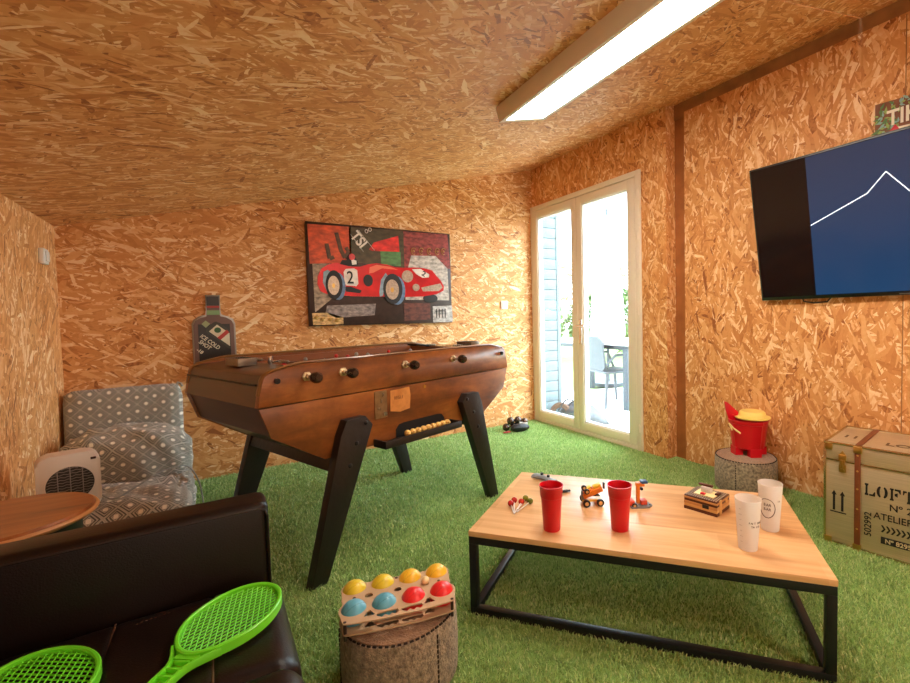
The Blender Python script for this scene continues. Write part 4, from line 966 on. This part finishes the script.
# ------------------------------------------------------------------ bottle-shaped wall sign
def bottle_sign():
    t = thing('bottle_sign', 'flat bottle-shaped metal sign with dark label on the back wall left of the football table', 'sign', (.020, 3.796, .70))
    w_, sh, hb = .125, .40, .02
    def out(k):  # k insets
        W_ = w_-k; pts = [(-W_+.02, k), (W_-.02, k), (W_, .02+k)]
        pts += [(W_, .375-k), (W_-.012, .405-k), (W_-.04, .425-k), (.045-k*.6, .435-k), (.042-k*.6, .46), (.042-k*.6, .572-k), (-.042+k*.6, .572-k), (-.042+k*.6, .46), (-.045+k*.6, .435-k), (-W_+.04, .425-k), (-W_+.012, .405-k), (-W_, .375-k), (-W_, .02+k)]
        return pts
    g = G(); g.prism(out(0), 0, .028, XZ, .002); g.build('metal_rim', mat('pewter', srgb(150, 146, 140), .35, metal=.8), t)
    g = G(); g.prism(out(.010), .0275, .0295, XZ); g.build('bottle_face', mat('bottle_mauve', srgb(104, 78, 70), .4), t)
    g = G(); g.prism([(-.09, .0), (.092, 0), (.092, .372), (-.09, .372)], .0295, .031, XZ); lb = g.build('black_label', mat('label_black', srgb(22, 20, 18), .35), t)
    g = G(); g.prism([(-.036, .50), (.036, .50), (.036, .562), (-.036, .562)], .0295, .032, XZ); g.build('bottle_cap', BLACK, t)
    g = G(); g.prism([(-.036, .484), (.036, .484), (.036, .496), (-.036, .496)], .0295, .032, XZ); g.build('red_band', mat('band_red', srgb(170, 40, 30), .4), t)
    g = G(); g.prism([(-.036, .436), (.036, .436), (.036, .466), (-.036, .466)], .0295, .032, XZ); g.build('green_neck', mat('neck_green', srgb(110, 150, 90), .3), t)
    # small tilted bottle drawn on the label, with writing beside it
    def pp(pts, m_, n, th=.0015):
        g = G(); g.prism(pts, .031, .031+th, XZ); return g.build(n, m_, lb)
    pp([(-.045, .318), (-.046, .338), (-.005, .382), (.012, .389), (.040, .376), (.092, .325), (.092, .196), (.080, .200)], mat('print_dark_green', srgb(44, 46, 34), .4), 'printed_bottle', .001)
    pp([(-.030, .322), (.018, .368), (.088, .306), (.088, .216)], mat('print_cream', srgb(212, 204, 180), .5), 'printed_label')
    pp([(.016, .278), (.034, .262), (.088, .312), (.072, .330)], mat('band_red', (1,)*4), 'printed_band', .0025)
    pp([(.020+.020*math.cos(a), .330+.019*math.sin(a)) for a in np.linspace(0, 2*pi, 20)[:-1]], mat('print_emblem', srgb(40, 84, 44), .5), 'printed_emblem', .0025)
    pp([(-.046, .348), (-.020, .374), (-.046, .398), (-.070, .374)], mat('print_pale_green', srgb(150, 160, 120), .5), 'printed_neck')
    g = G(); MT = T((-.084, -.0335, .288)) @ RX(pi/2) @ RZ(-.74)
    g.text('ICE COLD', .036, MT, .0005, .0008, .85); g.text('SHOT', .036, MT @ T((.020, -.034, 0)), .0005, .0008, .85); g.text('-18', .03, MT @ T((.045, -.082, 0)), .0005, .001)
    g.build('label_lettering', mat('print_cream', (1,)*4), lb, smooth=False)
bottle_sign()

# ------------------------------------------------------------------ cushions in the corner, fan heater
def puff(name, c, h, par, n=2.6, amp=.012, seed=0, flat=False, rot=None, wr=(7, 9)):
    """closed superellipsoid cushion"""
    g = G(); NU, NV = 56, 28
    def sg(v, p): return math.copysign(abs(v)**p, v)
    M = T(c) @ (rot if rot else Matrix())
    def fn(u, v):
        a = 2*pi*u; b = pi*(v-.5); p = 2/n
        x = sg(math.cos(b), p*.9)*sg(math.cos(a), p); y = sg(math.cos(b), p*.9)*sg(math.sin(a), p); z = sg(math.sin(b), .8)
        d = amp*(math.sin(wr[0]*x+seed+2*z)*math.cos(wr[1]*y+seed*2)+.5*math.sin(17*x+5*y+seed)*math.cos(13*z+3*y))
        if v in (0, 1): d = 0
        return (h[0]*x*(1+d/h[0]), h[1]*y*(1+d/h[1]), h[2]*z*(1+d/h[2]))
    def uvf(u, v):
        p = fn(u, v); return (p[0]+seed*.37, p[1]) if flat else (p[0]+seed*.37, .24*math.atan2(p[2]+.0, -p[1]))
    g.grid(fn, NU, NV, M, uvf)
    g.bm.normal_update()
    bmesh.ops.remove_doubles(g.bm, verts=g.bm.verts, dist=1e-4)
    return g.build(name, PAT, par, ang=1.4)
t = thing('scatter_cushion', 'square grey patterned cushion leaning on the back wall in the left corner', 'cushion', (-.452, 3.66, .22))
puff('cushion_cover', (0, .03, .235), (.282, .240, .062), t, 11, .005, 1, flat=True, rot=RX(pi/2-.09))
g = G(); g.tube([(.25, .04, .455), (.262, .05, .478), (.276, .045, .470), (.284, .045, .45)], .008, 6); g.build('corner_tuft', mat('cloth_grey', srgb(160, 154, 142), .9), t)
t = thing('floor_cushion', 'slumped grey patterned floor cushion seat in the left corner', 'floor cushion', (-.425, 3.2, 0))
puff('back_roll', (.0, .22, .25), (.300, .20, .248), t, 2.9, .014, 3)
puff('seat_pad', (.005, -.26, .128), (.30, .36, .125), t, 3.0, .016, 5)
puff('side_fold', (.235, .0, .115), (.075, .22, .11), t, 2.4, .012, 8)

t = thing('fan_heater', 'white plastic fan heater with round dark grille on the patterned floor cushion', 'fan heater', (-.555, 2.82, .252), math.radians(14))
g = G()
def rr(w_, h_, r, n=6):
    pts = []
    for (cx, cy, a0) in ((w_/2-r, h_-r, 0), (-w_/2+r, h_-r, pi/2), (-w_/2+r, r, pi), (w_/2-r, r, 3*pi/2)):
        pts += [(cx+r*math.cos(a0+a), cy+r*math.sin(a0+a)) for a in np.linspace(0, pi/2, n)]
    return pts
g.prism(rr(.205, .262, .04), -.05, .05, XZ, .012); g.build('heater_shell', mat('heater_white', srgb(226, 214, 204), .4), t)
g = G(); g.prism([(.002+.078*math.cos(a), .128+.078*math.sin(a)) for a in np.linspace(0, 2*pi, 33)[:-1]], .0495, .0515, XZ); gr = g.build('grille', mat('grille_dark', srgb(52, 50, 52), .5), t)
g = G()
for i in range(13):
    z = .128-.072+i*.012; hw = math.sqrt(max(.078**2-(z-.128)**2, 0))-.003
    n = max(int(hw*2/.012), 2); g.tube([(.002-hw+2*hw*k/n, -.053, z+(.002 if k % 2 else -.002)) for k in range(n+1)], .0013, 4)
for x in (-.038, .002, .042): hw = math.sqrt(.078**2-(x-.002)**2); g.tube([(x, -.0545, .128-hw), (x, -.0545, .128+hw)], .0018, 5)
g.build('grille_bars', mat('grille_grey', srgb(150, 144, 142), .5), gr)
g = G(); g.lathe([(.078, 0), (.084, 0), (.084, .004), (.078, .005)], 32, T((.002, -.049, .128)) @ RX(pi/2)); g.build('grille_ring', mat('heater_white', (1,)*4), t)
g = G(); g.box((.080, -.052, .228), (.018, .006, .010), .001); g.build('power_light', mat('dial_dark', srgb(60, 20, 16), .4), t)
def W2L(o, pts):
    M = (Matrix.Translation(o.location) @ o.rotation_euler.to_matrix().to_4x4()).inverted(); return [M @ Vector(p) for p in pts]
g = G(); pts = [(-.46, 2.84, .30), (-.40, 2.75, .285), (-.34, 2.80, .30), (-.26, 2.86, .335), (-.20, 2.92, .34), (-.13, 2.98, .32), (-.085, 3.0, .22), (-.07, 3.0, .08), (-.06, 2.97, .03)]
def smooth_path(P_, k=5):
    P_ = [Vector(p) for p in P_]; out = []
    for i in range(len(P_)-1):
        p0 = P_[max(i-1, 0)]; p1 = P_[i]; p2 = P_[i+1]; p3 = P_[min(i+2, len(P_)-1)]
        for j in range(k):
            s = j/k; out.append(.5*((2*p1)+(-p0+p2)*s+(2*p0-5*p1+4*p2-p3)*s*s+(-p0+3*p1-3*p2+p3)*s**3))
    return out+[P_[-1]]
g.tube(smooth_path(W2L(t, pts)), .0035, 6); g.build('power_cable', CABLE, t)

# ------------------------------------------------------------------ round side table
t = thing('side_table', 'round side table with brown wooden top behind the sofa by the left wall', 'side table', (-.531, 1.955, 0))
g = G(); g.lathe([(0, .492), (.196, .492), (.203, .497), (.203, .514), (.198, .52), (0, .52)], 56); g.build('round_top', woodgrain('walnut_top', srgb(96, 50, 20), srgb(150, 86, 40), srgb(184, 116, 60), 'x', 12, .35, .3, 7), t)
g = G(); g.tube([(.2035*math.cos(a), .2035*math.sin(a), .506) for a in np.linspace(0, 2*pi, 57)[:-1]], .0085, 6, closed=True, flat=.9); g.build('pale_edge', mat('pale_edge_wood', srgb(206, 150, 96), .5), t)
g = G(); g.lathe([(0, 0), (.165, 0), (.17, .006), (.17, .15), (.176, .156), (.17, .162), (.17, .32), (.176, .326), (.17, .332), (.17, .48), (.175, .486), (.175, .492), (0, .492)], 48); g.build('drum_body', mat('dark_drum', srgb(30, 36, 34), .4, metal=.3), t)

# ------------------------------------------------------------------ leather sofa
LEA = mat('dark_leather', srgb(22, 12, 9), .36, bump=.10, bscale=260, var=.18, vscale=5, spec=.28)
def sofa():
    t = thing('leather_sofa', 'dark brown leather sofa at the lower left with two green rackets on its seat', 'sofa', (-.3, .4, 0))
    X0, Y0 = -.3, .4
    Lc = lambda x, y, z: (x-X0, y-Y0, z)
    for (ya, yb, nm) in ((1.365, 1.475, 0), (-.675, -.565, 1)):
        g = G(); g.box(Lc((-.72+.108)/2, (ya+yb)/2, .325), (.828, yb-ya, .56), .022, seg=4); a = g.build('armrest', LEA, t)
        g = G(); ys = ya if nm == 0 else yb; yo = ys+(.004 if nm == 0 else -.004)
        pts = [Lc(-.70, yo, .588), Lc(.083, yo, .588), Lc(.098, yo, .580), Lc(.103, yo, .565), Lc(.104, yo, .10)]
        g.tube(pts, .0042, 8); g.build('piping', LEA, a)
    g = G(); g.box(Lc(-.645, .4, .38), (.16, 1.93, .70), .04, seg=4); g.build('backrest', LEA, t)
    g = G(); g.box(Lc(-.27, .4, .14), (.60, 1.93, .16), .01); g.build('base_frame', LEA, t)
    # seat pads: rounded front, creases across the top
    def pad(ya, yb):
        g = G()
        xb, xf, zt, zb = -.565, .128, .402, .20
        def fn(u, v):
            y = ya+(yb-ya)*v
            s = u
            if s < .62: x = xb+(xf-.055-xb)*s/.62; z = zt
            elif s < .82: a = (s-.62)/.2*pi/2; x = xf-.055+.055*math.sin(a); z = zt-.055+.055*math.cos(a)
            else: x = xf-.012*((s-.82)/.18)**2; z = zt-.055-(zt-.055-zb)*(s-.82)/.18
            e = min(v, 1-v)*(yb-ya); dp = .014*math.exp(-(e/.010)**1.2)
            dome = .010*math.sin(pi*min(max(v, 0), 1))**.5*math.sin(pi*min(s/.7, 1)) if s < .7 else 0
            for xc_ in (-.024, -.205): dome -= .005*math.exp(-((x-xc_)/.004)**2) if s < .62 else 0
            dome += .0015*math.sin(31*x+17*y)*math.sin(23*y) if s < .8 else 0
            nx = math.sin(min(max((s-.62)/.2, 0), 1)*pi/2)
            return Lc(x-dp*nx, y, z-dp*(1-nx)+dome)
        g.grid(fn, 220, 60)
        ob = g.build('seat_cushion', LEA, t, ang=1.0); return ob
    for k, (ya, yb) in enumerate(((1.0, 1.362), (.44, .998), (-.12, .438), (-.56, -.122))):
        s = pad(ya, yb)
        if k == 0:
            g = G(); g.tube([Lc(-.024, y, .404) for y in np.linspace(1.005, 1.11, 6)], .0022, 6); g.tube([Lc(-.205, y, .4035) for y in np.linspace(1.01, 1.35, 10)], .0022, 6)
            for i in range(9): g.tube([Lc(-.165+i*.008, 1.305+i*.001, .4125), Lc(-.161+i*.008, 1.3055+i*.001, .4125)], .0008, 4)
            g.build('seam', mat('leather_seam', srgb(84, 58, 44), .45), s)
sofa()

# rackets
LIME = mat('lime_plastic', srgb(112, 222, 44), .32, spec=.5)
def racket(loc, ang, label, tilt=(0, 0)):
    t = thing('toy_racket', label, 'racket', loc, 0, 'green rackets on the sofa seat')
    t.rotation_euler = (Matrix.Rotation(tilt[0], 3, 'X') @ Matrix.Rotation(tilt[1], 3, 'Y') @ Matrix.Rotation(ang, 3, 'Z')).to_euler()
    a_, b_ = .116, .085   # head along +x, handle to -x
    def R_(q): # egg outline, pointed to the neck
        x = a_*math.cos(q); y = b_*math.sin(q)*(1-.12*(1 if math.cos(q) < 0 else 0)*math.cos(q)**2); return x, y
    n = 56; g = G(); pr_ = [(-.0045, -.009), (-.0045, .009), (-.002, .011), (.002, .011), (.0045, .009), (.0045, -.009), (.002, -.011), (-.002, -.011)]
    vs = []; fs = []; m_ = len(pr_)
    for i in range(n):
        q = 2*pi*i/n; x, y = R_(q); x2, y2 = R_(q+.02); tx, ty = x2-x, y2-y; l = math.hypot(tx, ty); nx, ny = ty/l, -tx/l
        for (o_, z_) in pr_: vs.append((x+nx*o_, y+ny*o_, .011+z_))
    for i in range(n):
        for k in range(m_): fs.append((i*m_+k, i*m_+(k+1) % m_, ((i+1) % n)*m_+(k+1) % m_, ((i+1) % n)*m_+k))
    g.faces(vs, fs); g.build('head_rim', LIME, t)
    # net: three families of thin bars => round looking openings
    g = G(); d = .0105
    for fam in range(2):
        al = pi/6+fam*pi*2/3; dx, dy = math.cos(al), math.sin(al); nx, ny = -dy, dx
        for k in range(-12, 13):
            o_ = k*d
            # clip the line to the ellipse
            A_ = (dx/a_)**2+(dy/b_)**2; B_ = 2*(o_*nx*dx/a_**2+o_*ny*dy/b_**2); C_ = (o_*nx/a_)**2+(o_*ny/b_)**2-.965
            D_ = B_*B_-4*A_*C_
            if D_ <= 0: continue
            s0, s1 = (-B_-math.sqrt(D_))/(2*A_), (-B_+math.sqrt(D_))/(2*A_)
            g.tube([(o_*nx+s0*dx, o_*ny+s0*dy, .013), (o_*nx+s1*dx, o_*ny+s1*dy, .013)], .0017, 4, flat=1.2)
    g.build('net', LIME, t)
    g = G()
    for s in (-1, 1):
        g.tube(smooth_path([(-.098, s*.052, .011), (-.118, s*.035, .011), (-.140, s*.021, .011), (-.17, s*.016, .011), (-.30, s*.015, .011)], 4), .0045, 6, flat=2.0)
    g.box((-.30, 0, .011), (.012, .036, .02), .003)
    for k in range(9): g.box((-.135-k*.0185, 0, .011), (.004, .032, .014), .001)
    g.box((-.22, 0, .008), (.17, .030, .003)); g.prism([(-.128, -.026), (-.108, -.020), (-.108, .020), (-.128, .026)], .004, .016)
    g.build('handle', LIME, t); return t
racket((.012, 1.180, .4145), math.radians(51), 'bright green plastic racket with its whole head showing on the sofa seat', (0, 0))
racket((-.290, 1.155, .416), math.radians(112), 'bright green plastic racket set further back on the sofa seat, away from its front edge', (0, 0))

# ------------------------------------------------------------------ black bag with steel balls in the far corner
t = thing('ball_case', 'black fabric case of steel balls lying on the turf in the far corner', 'case', (2.335, 3.53, 0), -.25)
g = G(); g.sph((.02, -.045, .043), .05, 20, sc=(1.9, .85, .78)); g.tube([(-.07, -.05, .03), (-.05, -.08, .05), (.0, -.095, .055), (.08, -.07, .05)], .008, 6); g.build('fabric_case', mat('black_nylon', srgb(20, 19, 22), .5, bump=.4, bscale=60), t)
SB = mat('brown_steel', srgb(92, 78, 70), .25, metal=.8)
for k, (x, y, z) in enumerate(((-.085, .045, .037), (-.008, .05, .037), (.07, .055, .037), (-.04, .045, .093), (.035, .05, .093), (.095, .035, .075))):
    p = Matrix.Translation(t.location) @ RZ(-.25) @ Vector((x, y, z))
    g = G(); g.sph((0, 0, 0), .0365, 20); o = g.build('steel_ball', SB, loc=tuple(p))
    tag(o, ['steel ball at the bottom left of the heap behind the black case', 'steel ball at the bottom middle of the heap behind the black case', 'steel ball at the bottom right of the heap behind the black case', 'steel ball at the top left of the heap in the far corner', 'steel ball at the top right of the heap in the far corner', 'steel ball at the outer right of the heap, next to the glass door'][k], 'ball', 'steel balls in the far corner')
g = G(); g.box((.09, -.0, .065), (.05, .012, .02), .003); g.box((.05, .005, .075), (.03, .012, .015), .003); g.build_each('white_label', WHITE, t)
o = G(); o.prism([(-.035, -.01), (0, -.02), (.035, -.012), (.03, .012), (0, .02), (-.02, .008), (-.035, .012)], .018, .026); o = o.build('red_strap', mat('dull_red_cloth', srgb(150, 52, 40), .7), loc=(2.205, 3.49, 0)); tag(o, 'small dull red scrap lying on the turf in front of the black case', 'scrap')

# ------------------------------------------------------------------ outside the glass door
g = G(); g.prism([(2.78, -2), (4.6, -2), (5.9, 4.6), (3.95, 5.35), (3.5, 6.5), (2.78, 6.5)], -.09, -.05); struct(g.build('floor_outside', mat('pale_concrete', srgb(214, 210, 204), .8, var=.05), smooth=False))
g = G(); g.box((18, 10, -.12), (36, 44, .04)); tag(g.build('lawn', mat('sunlit_lawn', srgb(96, 116, 60), .9, var=.35, vscale=3), smooth=False), 'pale sunlit lawn beyond the terrace outside the glass door', 'lawn', kind='stuff')
g = G()
for k in range(22):
    z = -.05+k*.108; g.box((2.938, 3.845, z+.053), (.27, .08, .105), .006)
g.box((3.095, 3.85, 1.15), (.045, .10, 2.4), .004); struct(g.build('wall_outside', mat('blue_grey_cladding', srgb(100, 116, 122), .6)))
def foliage(name, label, cat, loc, r, n, cols, group, leaf=.07, seed=0, trunk=True):
    rng = random.Random(seed); t = thing(name, label, cat, loc, 0, group)
    g = G()
    for i in range(n):
        u = rng.uniform(-1, 1); a = rng.uniform(0, 2*pi); k = rng.uniform(.72, 1.0); q = math.sqrt(1-u*u)
        bump = 1+.12*math.sin(5*a+seed)*math.cos(4*u)
        c = Vector((r[0]*q*math.cos(a)*k*bump, r[1]*q*math.sin(a)*k*bump, r[2]*(1+u*k*bump*.98)+.05)); s = leaf*rng.uniform(.6, 1.3)
        M = T(c) @ Euler((rng.uniform(0, 6), rng.uniform(0, 6), rng.uniform(0, 6))).to_matrix().to_4x4(); g.mi = rng.randrange(len(cols))
        g.faces([(0, -s, 0), (s*.45, 0, s*.1), (0, s, 0), (-s*.45, 0, s*.1)], [(0, 1, 2, 3)], M)
    g.build('foliage', cols, t, smooth=False)
    g = G(); g.cyl((0, 0, 0), (0, 0, r[2]), .05, 8); g.build('stem', mat('bark', srgb(90, 74, 58), .9), t)
LF = [mat('leaf_a', srgb(84, 108, 56), .6), mat('leaf_b', srgb(110, 130, 76), .6), mat('leaf_c', srgb(62, 88, 44), .6)]
LT = [mat('leaf_pale', srgb(136, 142, 116), .6), mat('leaf_pale_pink', srgb(150, 128, 116), .6)]
hed = [(7.58, 9.9), (8.55, 9.35), (9.5, 8.75)]
hl = ['seen through the left pane of the glass door', 'seen through the right pane, left of the closed parasol', 'seen through the right pane, right of the closed parasol']
for i, ((x, y), lb) in enumerate(zip(hed, hl)):
    foliage('hedge_shrub', 'leafy green garden shrub ' + lb, 'shrub', (x, y, -.08), (.50, .50, .92), 1900, LF, 'hedge shrubs outside', .06, i)
for i, (x, y, rz_, lb) in enumerate(((11.6, 14.6, 1.9, 'pale airy tree far off, seen through the left pane'), (14.2, 13.6, 1.7, 'pale airy tree far off, seen through the right pane'))):
    foliage('garden_tree', lb, 'tree', (x, y, -.08), (1.3, 1.3, rz_), 1500, LT, 'trees outside', .10, 20+i)
def outdoor():
    GP = mat('grey_resin', srgb(74, 80, 86), .5, var=.1, vscale=30)
    GT = mat('grey_table_metal', srgb(58, 66, 74), .5)
    t = thing('garden_table', 'grey rectangular garden table with square legs on the terrace outside', 'garden table', (4.42, 4.42, -.05), 0)
    g = G(); g.box((0, 0, .775), (.95, 1.65, .035), .006); g.build('tabletop', mat('white_table_top', srgb(225, 228, 230), .4), t)
    g = G(); g.box((0, 0, .735), (.88, 1.55, .05), .004); g.build('apron', GT, t)
    for x in (-.41, .41):
        for y in (-.74, .74):
            g = G(); g.box((x, y, .36), (.075, .075, .72), .004); g.build('leg', GT, t)
    def chair(loc, rz, label):
        t = thing('garden_chair', label, 'garden chair', loc, rz, 'grey garden chairs')
        g = G(); g.box((0, 0, .43), (.46, .46, .03), .012); g.build('seat', GP, t)
        g = G(); M = T((0, .215, .64)) @ RX(-.14); g.prism(rr(.44, .42, .09), -.012, .012, T((0, .0, -.19)) @ M @ XZ @ T((0, -.0, 0))); bk = g.build('backrest', GP, t)
        g = G()
        for i in range(6):
            for s in (-1, 1): g.tube([M @ Vector((s*(-.19+.07*i), -.016, -.17)), M @ Vector((s*(-.19+.07*i)+s*.1, -.016, .19))] if abs(-.19+.07*i+.1) < .2 else [M @ Vector((s*.1, -.016, -.1)), M @ Vector((s*.18, -.016, .1))], .004, 4)
        g.build('weave_ribs', GT, bk)
        for s in (-1, 1):
            g = G(); g.tube([(s*.23, .22, .52), (s*.25, .1, .64), (s*.25, -.12, .64), (s*.235, -.2, .44)], .016, 8); g.build('armrest', GP, t)
            for y in (-.2, .2): g = G(); g.cyl((s*.20, y*.95, .43), (s*.22, y*1.15, 0), .022, 8, .015); g.build('leg', GP, t)
    chair((4.13, 4.06, -.05), pi/2-.2, 'grey woven garden chair with its back to the glass door')
    chair((5.15, 4.35, -.05), -pi/2, 'grey garden chair on the far side of the garden table')
    t = thing('parasol', 'closed white parasol standing at the garden table outside', 'parasol', (5.25, 5.22, -.05))
    WC = mat('white_canvas', srgb(236, 236, 232), .8)
    g = G(); g.lathe([(0, .62), (.22, .64), (.25, .85), (.22, 1.4), (.16, 2.05), (.11, 2.5), (.05, 2.66), (0, 2.7)], 48, rfun=lambda a, z: 1+.13*math.sin(8*a)); g.build('folded_canopy', WC, t)
    g = G(); g.cyl((0, 0, .05), (0, 0, 2.8), .022, 10); g.build('pole', GT, t)
    g = G(); g.lathe([(0, 0), (.26, 0), (.26, .05), (.05, .07), (0, .07)], 32); g.build('base', GT, t)
    t = thing('folded_bag', 'grey folded fabric bag with curved dark piping outside the left pane', 'bag', (3.14, 3.58, -.05), -.9)
    g = G(); FB = mat('grey_nylon', srgb(78, 80, 86), .6, var=.3, vscale=9, bump=.5, bscale=20)
    g.grid(lambda u, v: (.55*(u-.4), (.17*math.sin(pi*min(u*1.05, 1))**.6+.01)*math.cos(2*pi*v), .002+(.14*max(0, math.sin(pi*min(u*1.02, 1)))**.6*(1-.45*u)+.005)*(1+math.sin(2*pi*v))), 28, 20); g.build('fabric_body', FB, t)
    g = G()
    for k in range(3): g.tube([(-.16+k*.05+.22*q, -.16+.05*k+.1*q, .27*math.sin(pi*(.15+.8*q))**.7-.03*k) for q in np.linspace(0, 1, 14)], .008, 6)
    g.build('piping', mat('dark_piping', srgb(60, 62, 68), .6), t)
    g = G(); g.lathe([(.06, -.01), (.10, -.012), (.115, 0), (.10, .012), (.06, .01)], 24, T((-.15, -.12, .12)) @ RX(pi/2)); g.build('brown_ring', mat('brown_rubber', srgb(110, 84, 72), .7), t)
outdoor()
